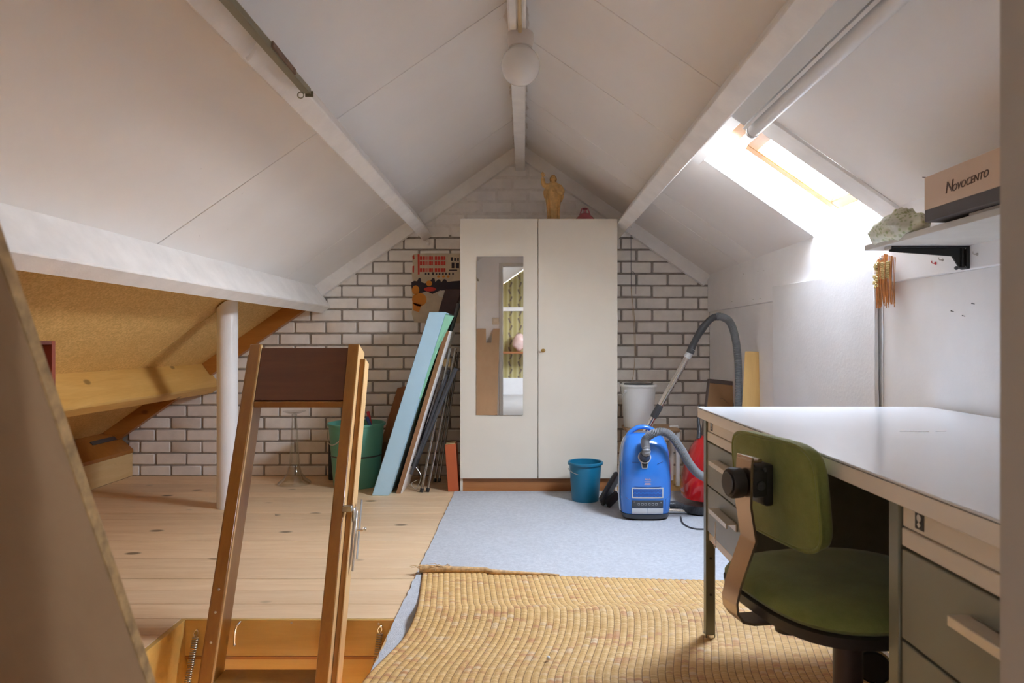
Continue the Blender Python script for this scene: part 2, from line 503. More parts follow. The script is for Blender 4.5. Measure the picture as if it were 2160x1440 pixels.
trim(7, rhex(MB(), -1, .954, 1.765, 4.90, 4.948, -.085, .009, .002), M_BEAM, 'white rafter on the gable, between the purlins of the hatch side')
trim(8, rhex(MB(), 1, .045, .879, 4.90, 4.948, -.085, .009, .002), M_BEAM, 'white rafter on the gable behind the statue')
trim(9, rhex(MB(), 1, .956, 1.64, 4.90, 4.948, -.085, .009, .002), M_BEAM, 'white rafter on the gable above the grey vacuum hose')
trim(10, rhex(MB(), -1, 1.847, 2.728, 4.89, 4.948, -.10, .009, .002), M_ORANGE, 'orange stained rafter on the gable right of the post')
trim(11, rhex(MB(), -1, 2.821, 3.58, 4.89, 4.948, -.10, .009, .002), M_ORANGE, 'orange stained rafter on the gable left of the post')
t12 = struct('trim_12', 'brown wall plate lying along the eaves with a dark metal strap', (-2.92, 2.7, .17))
MB().prism([(-3.06, .165), (-2.785, .165), (-2.785, .188), (-2.905, .293), (-2.98, .306), (-3.06, .26)], 'y', .44, 4.948).build('beam', M_ORANGE, t12)
MB().hexa([(-2.87, 4.62, .263), (-2.893, 4.62, .283), (-2.893, 4.93, .283), (-2.87, 4.93, .263)], [(-2.866, 4.62, .268), (-2.889, 4.62, .288), (-2.889, 4.93, .288), (-2.866, 4.93, .268)]).build('strap', M_DKGREY, t12)
base_l = MB().box((-2.81, .44, 0), (-2.79, 4.947, .164), .002).build('baseboard_left', M_PALEBOARD)
base_l['kind'] = 'structure'; base_l['label'] = 'pale upright board along the eaves under the wall plate'
MB().box((-3.25, Y0 - .1, -.08), (-3.07, Y1 + .1, .5)).build('wall_left', M_CHIP)['kind'] = 'structure'

# ---------------------------------------------------------------- low wall on the window side
wr = struct('wall_right', 'low white side wall of boards under the roof window', (1.32, 2.7, 0))
MB().box((1.345, Y0 - .1, -.08), (1.38, Y1 + .1, 1.43)).build('backing', M_WALLW, wr)
for a, b in ((.44, 2.55), (2.562, 3.60), (3.61, 4.948)):
    MB().box((1.32, a, 0), (1.344, b, 1.166), .002).build('panel', M_WALLW, wr)
roof_cut(MB().box((1.306, .44, 1.166), (1.344, 4.948, 1.45), .003)).build('panel', M_WALLW, wr)
MB().box((1.32, Y0, 0), (1.344, .36, 1.45), .002).build('panel', M_WALLW, wr)

# ---------------------------------------------------------------- partition with the doorway the picture is taken from
wf = struct('wall_front', 'white partition with the narrow doorway', (0, .4, 0))
XL, XR, ZD = -.345, .30, 1.86
for nm, lo, hi in (('panel', (-3.0, .38, 0), (XL - .02, .44, 2.4)), ('panel', (XR + .02, .36, 0), (1.344, .44, 2.4)),
                   ('panel', (XL - .02, .38, ZD + .02), (XR + .02, .44, 2.4))):
    roof_cut(MB().box(lo, hi), -.001).build(nm, M_WALLW, wf)
M_ARCH = plain('grey_white_architrave', (.66, .645, .61), .5, var=.03)
d1 = struct('door_1', 'beige frame of the narrow doorway', (0, .4, 0))
MB().box((XL - .02, .335, 0), (XL, .446, ZD), .002).build('jamb', M_JAMB, d1)
MB().box((XR, .335, 0), (XR + .02, .44, ZD), .002).build('jamb', M_JAMB, d1)
MB().box((XL - .02, .335, ZD), (XR + .02, .446, ZD + .02), .002).build('head', M_JAMB, d1)
MB().box((XL - .04, .44, 0), (XL, .452, ZD + .04), .002).build('architrave', M_ARCH, d1)
MB().box((XL, .44, ZD), (XR + .05, .452, ZD + .04), .002).build('architrave', M_ARCH, d1)

# ---------------------------------------------------------------- floor: pine planks, hatch opening, room behind the camera
HX0, HX1, HY0, HY1 = -1.165, -.445, 1.0, 2.385
M_SUB = plain('darkened_subfloor', (.06, .04, .028), .9)  # colour darkened to put shade into the gaps between planks
fl = struct('floor', 'pine plank floor, laid across the attic')
yb, rows = 2.395, []
k = -16
while True:
    a, b = 2.395 + .1335 * k, 2.395 + .1335 * (k + 1); k += 1
    if b < .42: continue
    if a > 4.95: break
    a = max(a, .45); b = min(b, 4.95)
    segs = [(-2.79, -.425)]
    if a < HY1 - .02 and b > HY0 + .02: segs = [(-2.79, HX0 - .019)]
    for x0, x1 in segs:
        MB().box((x0, a + .0015, -.02), (x1, b - .0015, random.uniform(-.0006, .0004)), .0005).build('plank', M_PLANK, fl)
MB().box((-3.08, .44, -.06), (HX0 - .019, HY1 + .03, -.021)).build('subfloor', M_SUB, fl)
MB().box((-3.08, HY1 + .02, -.06), (HX1 + .03, 4.96, -.021)).build('subfloor', M_SUB, fl)
MB().box((HX1 + .02, .44, -.06), (1.35, 4.96, -.0005)).build('subfloor', M_PLY, fl)
MB().box((-3.08, .44, -.06), (HX1 + .03, HY0 - .02, -.021)).build('subfloor', M_SUB, fl)
M_VINYL = plain('pale_floor', (.50, .47, .44), .5, var=.05, vscale=5)
MB().box((-3.08, Y0 - .05, -.06), (1.35, .46, -.001)).build('far_room_floor', M_VINYL, fl)

hf = struct('trim_13', 'orange plywood lining of the floor hatch', (-.8, 2.385, 0))
MB().box((HX0, HY1, -.125), (HX1, HY1 + .018, -.001), .0015).build('board', M_PLY, hf)
MB().box((HX0, HY1 + .010, -.26), (HX1, HY1 + .03, -.133), .0015).build('board', M_PLY, hf)
MB().box((HX0, HY1 - .002, -.135), (HX1, HY1 + .012, -.1255)).build('groove', M_ORANGE, hf)
MB().box((HX0 - .018, HY0, -.26), (HX0, HY1 + .018, -.001), .0015).build('board', M_PLY, hf)
MB().box((HX1, HY0, -.26), (HX1 + .018, HY1 + .018, .0045), .0015).build('board', M_PALEBOARD, hf)
MB().box((HX0, HY0 - .018, -.26), (HX1, HY0, -.001), .0015).build('board', M_PLY, hf)
for i, (x, z) in enumerate(((-1.02, -.012), (-.80, -.011), (-.62, -.012), (-.50, -.014))):
    MB().ball((x, HY1 - .0005, z), .004, 8, (1, .3, 1)).build('nail', M_STEEL, hf)
ws = struct('wall_stairwell', 'white stairwell below the hatch', (-.8, 1.7, -2.5))
MB().box((-1.30, .6, -2.5), (-1.26, 2.6, -.27)).build('panel', M_WALLW, ws)
MB().box((-.35, .6, -2.5), (-.31, 2.6, -.27)).build('panel', M_WALLW, ws)
MB().box((-1.26, 2.56, -2.5), (-.35, 2.6, -.27)).build('panel', M_WALLW, ws)
MB().box((-1.26, .6, -2.5), (-.35, .64, -.27)).build('panel', M_WALLW, ws)
MB().box((-1.3, .6, -2.54), (-.31, 2.6, -2.5)).build('lower_floor', M_PLY, ws)

# ---------------------------------------------------------------- roof window
w1 = struct('window_1', 'roof window with pine sash and white reveals', tuple(roof_pt(1, 1.33, 2.83)))
A0, A1, B0, B1 = 1.02, 1.645, 2.54, 3.13
def rpiece(nm, m, *a, bev=.0015): return rhex(MB(), 1, *a, bev).build(nm, m, w1)
rpiece('reveal', M_LINING, A0 - .015, A1 + .015, B1, B1 + .015, 0, .075)
rpiece('reveal', M_LINING, A0 - .015, A1 + .015, B0 - .015, B0, 0, .20)
rpiece('reveal', M_LINING, A1, A1 + .015, B0, B1, 0, .075)
rpiece('reveal', M_LINING, A0 - .015, A0, B0, B1, 0, .075)
rpiece('window_frame', M_LINING, A0 - .01, A1 + .012, B1 - .006, B1 + .03, .078, .142)
rpiece('window_frame', M_LINING, A1 - .006, A1 + .03, B0, B1 - .006, .078, .142)
rpiece('window_frame', M_LINING, A0 - .03, A0 + .004, B0, B1, .078, .20)
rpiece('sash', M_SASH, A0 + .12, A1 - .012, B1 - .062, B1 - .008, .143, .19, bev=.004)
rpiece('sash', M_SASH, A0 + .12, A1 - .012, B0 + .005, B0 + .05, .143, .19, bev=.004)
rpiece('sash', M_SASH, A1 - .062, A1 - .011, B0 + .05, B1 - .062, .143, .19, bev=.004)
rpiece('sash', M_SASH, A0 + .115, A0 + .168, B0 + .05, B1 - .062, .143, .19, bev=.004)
rpiece('vent_bar', M_LINING, A0 + .075, A0 + .112, B0 + .03, B1 - .02, .118, .15)
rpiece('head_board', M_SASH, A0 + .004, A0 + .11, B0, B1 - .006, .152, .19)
rpiece('pane', M_PANE, A0 + .16, A1 - .055, B0 + .045, B1 - .056, .172, .178, bev=0)
for s in (A0 + .165, A1 - .10):
    p = roof_pt(1, s, B1 - .0065, .11)
    MB().tube([p, p - Vector((0, .005, 0))], .011, 14).build('screw_cap', M_STEEL, w1)
for s in (A0 + .175, A1 - .03):
    p = roof_pt(1, s, B1 - .0095, .152)
    MB().ball(p, .010, 10, (1, .35, 1)).build('corner_plug', M_RED, w1)
rpiece('casing', M_BEAM, .958, A1 + .01, 2.42, B0 - .005, -.014, -.0005)
rpiece('casing', M_LINING, .958, A0 - .002, B0 - .005, 3.16, -.02, -.0005)
rpiece('casing', M_BEAM, A1 + .0, A1 + .012, B0, 3.15, -.012, -.0005)

w2 = struct('added_fill_window', 'added roof window, unseen, giving fill light in the room behind the doorway', tuple(roof_pt(1, 1., -2.15)))  # added out of view to bring fill light through the doorway
def wp2(nm, m, *a): return rhex(MB(), 1, *a, .0015).build(nm, m, w2)
for a in ((.905, 1.415, -1.8, -1.785), (.905, 1.415, -2.615, -2.6), (.905, .92, -2.6, -1.8), (1.40, 1.415, -2.6, -1.8)): wp2('reveal', M_LINING, *a, 0, .14)
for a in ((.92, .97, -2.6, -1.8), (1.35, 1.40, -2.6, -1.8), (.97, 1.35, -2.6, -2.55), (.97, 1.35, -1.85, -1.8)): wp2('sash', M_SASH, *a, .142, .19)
rhex(MB(), 1, .965, 1.355, -2.555, -1.845, .165, .17).build('pane', M_PANE, w2)

# ---------------------------------------------------------------- far room, seen only in the mirror
def wallpaper():
    t = NT('seventies_wallpaper'); v = t.coord(rnd=False)
    sp = t.n.new('ShaderNodeSeparateXYZ'); t.link(v, sp.inputs[0])
    x, z = sp.outputs[0], sp.outputs[2]
    zz = t.math('MULTIPLY', z, 2 * math.pi / .26)
    xs = t.math('ADD', x, t.math('MULTIPLY', t.math('SINE', zz), .022))
    f = t.math('PINGPONG', xs, .085)
    g = t.math('PINGPONG', x, .085)
    c = t.ramp(t.math('DIVIDE', g, .085), [(.0, (.36, .30, .10)), (.35, (.46, .39, .17)), (.6, (.52, .46, .26)), (.85, (.31, .25, .08))])
    ln = t.math('GREATER_THAN', f, .070)
    bt = t.math('GREATER_THAN', t.math('SINE', t.math('MULTIPLY', zz, 2.0)), -.55)
    c = t.mix(t.math('MULTIPLY', ln, bt), c, (.16, .115, .085))
    t.base(c); t.set(Roughness=.7); return t.m
wb = struct('wall_rear', 'far wall with green and brown seventies wallpaper', (0, Y0, 0))
roof_cut(MB().box((-3.0, Y0 - .04, .30), (1.344, Y0, 2.4))).build('wallpaper', wallpaper(), wb)
MB().box((-3.0, Y0 - .04, 0), (1.344, Y0 + .012, .30), .002).build('panel', M_WALLW, wb)
t14 = MB().box((-1.6, Y0 + .001, 1.50), (1.2, Y0 + .06, 1.57), .003); trim(14, t14, M_BEAM, 'white tie rail on the wallpapered wall')
trim(15, rhex(MB(), -1, .883, .953, Y0 + .06, .37, -.175, .009, .005), M_BEAM, 'white purlin of the far room')
MB().box((-3.0, Y0, 0), (-2.0, .37, 1.1)).build('wall_side', M_WALLW)['kind'] = 'structure'
fs = MB().box((-1.2, Y0 + .002, .74), (1.1, Y0 + .30, .775), .003).build('wall_shelf', wood('brown_shelf', (.40, .16, .06), (.32, .11, .04), 'x', .4))
tag(fs, 'brown shelf on the wallpapered wall, seen in the wardrobe mirror', 'shelf')
pb = MB().ball((-.25, Y0 + .16, .945), .16, 18, (.75, .6, 1.05)); pb.wobble(.035, 9).wobble(.012, 30, 4)
for v in pb.bm.verts: v.co.z = max(v.co.z, .777)
pb = pb.build('plastic_bag', plain('pink_plastic', (.72, .50, .45), .25, var=.2))
tag(pb, 'pale pink plastic bag on the brown shelf, seen in the mirror', 'bag')
sw = thing('light_switch', 'cream light switch beside the doorway, seen in the mirror', 'switch', (-.43, .44, 1.20))
MB().box((-.47, .4405, 1.16), (-.39, .45, 1.24), .004).build('plate', plain('cream_plastic', (.70, .62, .48), .35), sw)
MB().box((-.452, .45, 1.178), (-.408, .457, 1.222), .003).build('rocker', plain('cream_rocker', (.74, .67, .54), .3), sw)
# ---------------------------------------------------------------- carpet and straw mat
def carpet_mat():
    t = NT('blue_grey_carpet'); v = t.coord(rnd=False)
    c = t.ramp(t.noise(v, 60, 3, .7), [(.3, (.48, .50, .53)), (.7, (.61, .63, .655))])
    c = t.mix(t.ramp(t.noise(v, 3.2, 5, .7), [(.5, .0), (.8, .35)]), c, (.38, .38, .38))
    vo = t.n.new('ShaderNodeTexVoronoi'); vo.inputs['Scale'].default_value = 5
    t.link(v, vo.inputs['Vector'])
    c = t.mix(t.math('MULTIPLY', t.ramp(vo.outputs[0], [(.01, 1.), (.03, 0.)]), .5), c, (.10, .09, .08))
    t.base(c); t.set(Roughness=.95); t.bump(t.noise(v, 320, 2), .7, .004); return t.m
mb = MB()
edge = [(-.44 + random.uniform(-.004, .003), .46 + i * .0395) for i in range(101)]
mb.prism([(1.318, .46)] + [(1.318, 4.415)] + edge[::-1], 'z', 0.0, .0065)
ca = mb.build('carpet', carpet_mat(), smooth=False)
tag(ca, 'blue-grey low pile carpet with a raw cut edge against the planks', 'carpet')

def straw_mat():
    t = NT('woven_straw')
    uv = t.n.new('ShaderNodeTexCoord').outputs['UV']
    sp = t.n.new('ShaderNodeSeparateXYZ'); t.link(uv, sp.inputs[0])
    u, v = sp.outputs[0], sp.outputs[1]                       # u counts ribs, v counts reeds
    cb = t.n.new('ShaderNodeCombineXYZ'); t.link(t.math('FLOOR', u), cb.inputs[0]); t.link(t.math('FLOOR', t.math('MULTIPLY', v, .3)), cb.inputs[1])
    wn = t.n.new('ShaderNodeTexWhiteNoise'); wn.noise_dimensions = '2D'; t.link(cb.outputs[0], wn.inputs['Vector'])
    c2 = t.n.new('ShaderNodeCombineXYZ'); t.link(t.math('FLOOR', u), c2.inputs[0]); t.link(t.math('FLOOR', v), c2.inputs[1])
    w2 = t.n.new('ShaderNodeTexWhiteNoise'); w2.noise_dimensions = '2D'; t.link(c2.outputs[0], w2.inputs['Vector'])
    c = t.ramp(w2.outputs[0], [(.0, (.60, .355, .12)), (.35, (.68, .42, .155)), (.7, (.72, .46, .18)), (1., (.78, .55, .26))])
    mp = t.n.new('ShaderNodeMapping'); mp.inputs['Scale'].default_value = (.045, .012, 1); t.link(uv, mp.inputs[0])
    patch = t.ramp(t.noise(mp.outputs[0], 4, 2), [(.46, .0), (.60, 1.)])
    f = t.math('MULTIPLY', t.math('GREATER_THAN', wn.outputs[0], .72), patch)
    c = t.mix(t.math('MULTIPLY', f, .45), c, (.46, .13, .075))
    f2 = t.math('MULTIPLY', t.math('LESS_THAN', wn.outputs[0], .12), patch)
    c = t.mix(t.math('MULTIPLY', f2, .35), c, (.72, .62, .50))
    fr = t.math('ABSOLUTE', t.math('SUBTRACT', t.math('FRACT', u), .5))
    c = t.mix(t.ramp(fr, [(.42, .0), (.485, .85)]), c, (.17, .07, .018))
    t.base(c); t.set(Roughness=.62)
    t.bump(t.math('PINGPONG', v, .5), .5, .003); return t.m
def mat_shift(y):
    k = [(.5, -.07), (1.2, -.072), (1.70, -.078), (1.94, -.088), (2.2, -.02), (2.34, .005), (2.45, -.012), (2.84, -.052), (3, -.08)]
    for (a, p), (b, q) in zip(k, k[1:]):
        if y <= b:
            t = max(0, min(1, (y - a) / (b - a))); return p + (q - p) * t
    return k[-1][1]
def mat_pt(x, t):
    """x along the far edge, t from the near end (0) to the far edge (1)"""
    yf = 2.84 - .085 * (x + .40) if x > -.1 else 2.84 - .02 * (x + .4)
    y = .50 + (yf - .50) * t
    z = .0118 + .034 * math.exp(-((y - 2.36) / .10) ** 2) + .010 * math.exp(-((y - 1.55) / .22) ** 2) + .0012 * math.sin(x * 9 + y * 7)
    sm = (mat_shift(y - .05) + mat_shift(y) + mat_shift(y + .05)) / 3
    return Vector((x + sm, y, max(z, .0115)))
bm = bmesh.new(); uvl = bm.loops.layers.uv.new('UVMap')
NR, SUB, NY, PITCH = 74, 4, 90, .0222
cols = []
for i in range(NR * SUB + 1):
    x = -.365 + i * PITCH / SUB
    col = []
    for j in range(NY + 1):
        p = mat_pt(x, j / NY)
        p.z += .0032 * abs(math.sin(math.pi * i / SUB)) + (.0 if i else -.001)
        col.append(bm.verts.new(p))
    cols.append(col)
for i in range(NR * SUB):
    for j in range(NY):
        f = bm.faces.new((cols[i][j], cols[i + 1][j], cols[i + 1][j + 1], cols[i][j + 1]))
        f.smooth = True
        for l, (a, b) in zip(f.loops, ((i, j), (i + 1, j), (i + 1, j + 1), (i, j + 1))):
            l[uvl].uv = (a / SUB, b / NY * 520)
me = bpy.data.meshes.new('straw_mat'); bm.to_mesh(me); bm.free()
M_STRAW = straw_mat(); me.materials.append(M_STRAW)
mt = bpy.data.objects.new('straw_mat', me); COL.objects.link(mt); WM[mt] = Matrix()
sd = mt.modifiers.new('thick', 'SOLIDIFY'); sd.thickness = .004; sd.offset = -1
tag(mt, 'woven straw floor mat with stitched ribs, buckled, far edge curled over', 'mat')
# the curled far edge: a roll that tapers to the right
M_REED = plain('frayed_reed', (.60, .38, .17), .7, var=.35, vscale=60, bump=.6, bscale=300)
path, rad = [], []
for i in range(26):
    x = -.375 + i * .0225; p = mat_pt(x, 1.0); t = i / 25
    path.append(p + Vector((0, .004, .011 * (1 - t) + .003))); rad.append(.0135 * (1 - t) ** .7 + .003)
mb = MB().tube(path, rad, 12)
mb.wobble(.0015, 90)
mb.build('rolled_edge', M_REED, mt)
mb = MB()
for i in range(26):
    p = path[0] + Vector((random.uniform(-.012, .11), random.uniform(-.012, .012), random.uniform(-.004, .010)))
    q = p + Vector((random.uniform(-.045, .02), random.uniform(-.02, .012), random.uniform(.0, .016)))
    mb.tube([p, (p + q) / 2 + Vector((0, 0, .005)), q], .0011, 4)
o = mb.build('frayed_straw', M_REED, mt); o['kind'] = 'stuff'
pebble = MB().ball((.0705, 2.045, .0235), .0062, 14, (1, 1, 1)).build('bead', plain('white_bead', (.8, .8, .78), .3))
tag(pebble, 'tiny white ball lying on the straw mat', 'ball')

# ---------------------------------------------------------------- wardrobe
M_WARD = plain('cream_laminate', (.77, .72, .615), .34, var=.025, vscale=3)
M_PLINTH = wood('brown_plinth', (.48, .21, .075), (.38, .15, .045), 'x', .4, 1., .0, .03)
t = NT('mirror'); t.base((.90, .91, .905)); t.set(Metallic=1., Roughness=.015); M_MIRROR = t.m
wd = thing('wardrobe', 'cream two-door wardrobe with a tall mirror, standing against the gable', 'wardrobe', (.09, 4.66, 0))
wx0, wx1, wy0, wy1, wz = -.408, .591, 4.42, 4.935, 1.733
MB().box((wx0, wy0, .0), (wx0 + .016, wy1, wz), .001).build('side_panel', M_WARD, wd)
MB().box((wx1 - .016, wy0, .0), (wx1, wy1, wz), .001).build('side_panel', M_WARD, wd)
MB().box((wx0 + .016, wy0, wz - .016), (wx1 - .016, wy1, wz), .001).build('top_panel', M_WARD, wd)
MB().box((wx0 + .016, wy1 - .006, .0), (wx1 - .016, wy1, wz - .016)).build('back_panel', M_WARD, wd)
MB().box((wx0 + .014, wy0 + .012, .0), (wx1 - .014, wy0 + .03, .083), .001).build('plinth', M_PLINTH, wd)
xs = .0865
DL = thing('door', None, None); DL.parent = wd; DL.location = (-.498 + .002, -.24, 0); DL.rotation_euler = (0, 0, 0); del WM[DL]
bpy.data.objects.remove(DL)
def door_mesh(x0, x1): return MB().box((x0, wy0 - .019, .087), (x1, wy0 - .001, wz - .001), .0015)
dl = door_mesh(wx0 + .001, xs - .0015).build('door', M_WARD, wd)
dr = door_mesh(xs + .0015, wx1 - .001).build('door', M_WARD, wd)
my = wy0 - .019
mx0, mx1, mz0, mz1 = W(1004.5, 0, my).x, W(1104, 0, my).x, W(0, 875, my).z, W(0, 541, my).z
ti = -.0105                                     # the glass is not quite parallel to the gable
mb = MB().hexa([(mx0, my - .0045, mz0), (mx1 - .003, my - .0045 + ti * .30, mz0), (mx1, my - .0045 + ti * .30, mz1), (mx0 + .003, my - .0045, mz1)],
               [(mx0, my - .0002 + .004, mz0), (mx1 - .003, my + .0038, mz0), (mx1, my + .0038, mz1), (mx0 + .003, my + .0038, mz1)])
mb.build('mirror', M_MIRROR, dl, smooth=False)
kx, kz = W(1145.5, 0, my).x, W(0, 739, my).z
M_BRASS = plain('brass', (.72, .52, .22), .25, 1.)
MB().tube([(kx, my, kz), (kx, my - .002, kz)], .009, 14).tube([(kx, my - .001, kz), (kx, my - .028, kz)], .0028, 8).build('lock', M_BRASS, dr)
kb = MB().tube([(kx + .012 * math.cos(a), my - .034, kz + .010 * math.sin(a)) for a in (2 * math.pi * i / 14 for i in range(14))], .0025, 6, closed=True)
kb.tube([(kx - .010, my - .028, kz + .002), (kx + .010, my - .028, kz + .002)], .003, 6); kb.build('key', M_BRASS, dr)
for z in (.52, 1.06):
    MB().box((wx1 - .001, wy0 - .012, z), (wx1 + .004, wy0 + .008, z + .035), .001).build('hinge', M_STEEL, dr)

# ---------------------------------------------------------------- desk
M_DTOP = plain('white_laminate', (.80, .815, .84), .16, var=.015, vscale=4)
M_DCREAM = plain('cream_enamel', (.76, .69, .585), .38, var=.03)
M_DGREEN = plain('grey_green_enamel', (.255, .25, .19), .36, var=.05, vscale=4)
M_DLEG = plain('olive_grey_steel', (.20, .195, .145), .3, .3, var=.06)
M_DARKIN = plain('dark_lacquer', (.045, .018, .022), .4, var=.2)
M_DPULL = plain('satin_pull', (.70, .62, .51), .3, .4)
dk = thing('desk', 'steel office desk with white top and grey-green drawers, beside the window wall', 'desk', (.93, 1.45, 0))
ZM = .0165
X0, X1, YN, YF, ZT = .558, 1.300, .50, 2.24, .745
MB().box((X0, YN, ZT - .0045), (X1, YF, ZT), .0012).build('desktop', M_DTOP, dk)
MB().box((X0 + .0005, YN + .0005, ZT - .034), (X1 - .0005, YF - .0005, ZT - .0048), .0012).build('desktop_edging', plain('pale_cream_edging', (.83, .77, .69), .35, var=.03), dk)
mb = MB().box((X0 + .0, YN + .0, ZT - .0049), (X1, YF, ZT - .0042)); mb.build('dark_seam', M_BLACK, dk)
scr = MB()
for i in range(14): 
    a = Vector((.93 + random.uniform(-.045, .045), 1.62 + random.uniform(-.006, .006), ZT + .0003))
    scr.box(a - Vector((.012, .0008, .0002)), a + Vector((.012, .0008, .0003)))
o = scr.build('scuff', M_WHITE, dk); o['kind'] = 'stuff'
def pedestal(y0, y1, zb, rows, flag, ho):
    fx = X0 + .020                                    # front plane of the drawers
    MB().box((fx + .02, y0 + .004, zb), (X1 - .03, y0 + .02, ZT - .036), .001).build('side_panel', M_DLEG, dk)
    MB().box((fx + .02, y1 - .02, zb), (X1 - .03, y1 - .004, ZT - .036), .001).build('side_panel', M_DLEG, dk)
    MB().box((fx + .02, y0 + .02, zb), (X1 - .03, y1 - .02, zb + .006)).build('bottom_panel', M_DCREAM, dk)
    MB().box((fx + .006, y0 + .02, zb - .012), (fx + .018, y1 - .02, zb + .012), .001).build('bottom_rail', M_DCREAM, dk)
    for yy in ((y0, y0 + .03), (y1 - .03, y1)):
        MB().box((fx - .004, yy[0], ZM if flag(yy) else zb), (fx + .026, yy[1], ZT - .036), .002).build('post', M_DLEG, dk)
    a, b = y0 + .031, y1 - .031
    MB().box((fx + .002, a, ZT - .072), (fx + .016, b, ZT - .036), .001).build('top_rail', M_DCREAM, dk)
    for i, (z0, z1, m) in enumerate(rows):
        d = MB().box((fx, a, z0 + .0022), (fx + .018, b, z1 - .0022), .0015).build('drawer', m, dk)
        if m is M_DGREEN:
            zc = z0 + (z1 - z0) * .64; hy = (a + b) / 2 - ho; hl = .09
            h = MB().box((fx - .032, hy - hl, zc - .002), (fx - .028, hy + hl, zc + .012), .001)
            h.box((fx - .03, hy - hl, zc + .009), (fx - .002, hy + hl, zc + .012), .001)
            h.box((fx - .006, hy - hl, zc - .010), (fx - .0005, hy + hl, zc + .012), .001)
            h.build('handle', M_DPULL, d)
    return fx, a, b
rowsF = [(ZT - .104, ZT - .072, M_DCREAM), (.502, ZT - .104, M_DGREEN), (.355, .502, M_DGREEN)]
fxF, aF, bF = pedestal(1.80, 2.225, .34, rowsF, lambda q: q[1] > 2.2, .042)
rowsN = [(ZT - .104, ZT - .072, M_DCREAM), (.50, ZT - .104, M_DGREEN), (.16, .50, M_DGREEN)]
fxN, aN, bN = pedestal(.52, 1.095, .14, rowsN, lambda q: q[1] < .7, 0.)
for y in (aF + (bF - aF) - .045, aN + (bN - aN) - .046):
    lp = MB().box((fxF + .0005, y - .011, ZT - .066), (fxF + .0018, y + .011, ZT - .041), .0004).build('lock_plate', M_BLACK, dk)
    MB().tube([(fxF + .0006, y, ZT - .049), (fxF - .0002, y, ZT - .049)], .0055, 14).build('keyhole', M_STEEL, lp)
    MB().tube([(fxF + .0006, y, ZT - .059), (fxF - .0002, y, ZT - .059)], .0045, 4).build('keyhole', M_STEEL, lp)
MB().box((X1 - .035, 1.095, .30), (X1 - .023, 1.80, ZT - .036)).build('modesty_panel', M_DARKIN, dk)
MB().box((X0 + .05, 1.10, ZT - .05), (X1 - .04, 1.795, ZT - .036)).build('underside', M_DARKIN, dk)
for y0, y1 in ((2.195, 2.225), (.52, .55)):
    MB().box((X1 - .06, y0, ZM), (X1 - .03, y1, ZT - .036), .002).build('post', M_DLEG, dk)
ys = 2.21
for z in (.10, .055):
    pass
for z in (.27, .155): MB().tube([(fxF + .011, 2.1952, z), (fxF + .011, 2.1935, z)], .0042, 10).build('screw', M_BLACK, dk)
mb = MB().tube([(fxF + .011, 2.21, ZM - .002), (fxF + .011, 2.21, ZM + .012)], .019, 16); mb.build('glide_foot', M_CHROME, dk)
# a loop of string on the lower handle
p0 = Vector((fxF - .030, 1.985, .440))
mb = MB().tube(spline([p0, p0 + Vector((-.003, -.004, -.03)), p0 + Vector((-.004, .01, -.062)), p0 + Vector((-.004, -.002, -.075)), p0 + Vector((-.004, -.012, -.06)), p0 + Vector((-.002, .004, -.025)), p0 + Vector((0, .008, -.001))], 6), .0011, 5)
tag(mb.build('string_loop', M_WHITE), 'thin white string loop hanging from the lower drawer handle', 'string')

# ---------------------------------------------------------------- office chair
def velvet(name, a, b):
    t = NT(name); v = t.coord()
    c = t.ramp(t.noise(v, 18, 4, .6), [(.3, a), (.7, b)])
    c = t.mix(t.math('MULTIPLY', t.noise(v, 420, 2), .35), c, tuple(k * .5 for k in a))
    t.base(c); t.set(Roughness=.9, Sheen_Weight=.35, Sheen_Roughness=.4); t.bump(t.noise(v, 500, 2), .4, .002)
    return t.m
M_VELV = velvet('green_velvet', (.215, .25, .06), (.30, .33, .095))
M_RUBB = plain('brown_black_edging', (.035, .028, .027), .4, var=.2)
M_COLUMN = plain('brown_enamel', (.085, .055, .05), .4)
M_STRAP = plain('bronzed_steel', (.58, .47, .40), .24, .9, var=.04)
ch = thing('office_chair', 'green velvet swivel chair tucked into the desk', 'chair', (.652, 1.40, .018), math.radians(12))
def cushion(cx, cy, cz, rx, ry, rz, p, n=40, dome=1.):
    secs = []
    for i in range(9):
        a = -math.pi / 2 + math.pi * i / 8
        k = math.cos(a) ** .35 if math.cos(a) > 1e-3 else .55
        secs.append((cx, cy, cz + rz * math.sin(a), rx * max(k, .62), ry * max(k, .62), p))
    return MB().loft(secs, n)
seat = cushion(0, 0, .444, .215, .215, .022, 3.2); 
for v in seat.bm.verts:
    if v.co.z > .45: v.co.z += .012 * (1 - (v.co.x ** 2 + v.co.y ** 2) / .06)
seat.build('seat', M_VELV, ch, local=True)
MB().loft([(0, 0, .405, .185, .185, 3.2), (0, 0, .412, .214, .214, 3.2), (0, 0, .432, .217, .217, 3.2), (0, 0, .436, .205, .205, 3.2)], 40).build('seat_rim', M_RUBB, ch, local=True)
back = MB()
secs = [(0, 0, z, (.149 * k), .102 * k, 5.) for z, k in ((-.019, .93), (-.0175, .96), (-.012, .99), (0, 1), (.007, .99), (.012, .96), (.015, .91))]
back.loft(secs, 48)
for v in back.bm.verts:                              # gently curved round the sitter
    v.co.z += .30 * v.co.x ** 2
BR = Matrix.Translation((-.150, .014, .648)) @ Matrix.Rotation(math.radians(-6), 4, 'Y') @ Matrix(((0, 0, 1, 0), (1, 0, 0, 0), (0, 1, 0, 0), (0, 0, 0, 1)))
bmesh.ops.transform(back.bm, matrix=BR, verts=back.bm.verts[:])
bk = back.build('backrest', M_VELV, ch, local=True)
pip = []
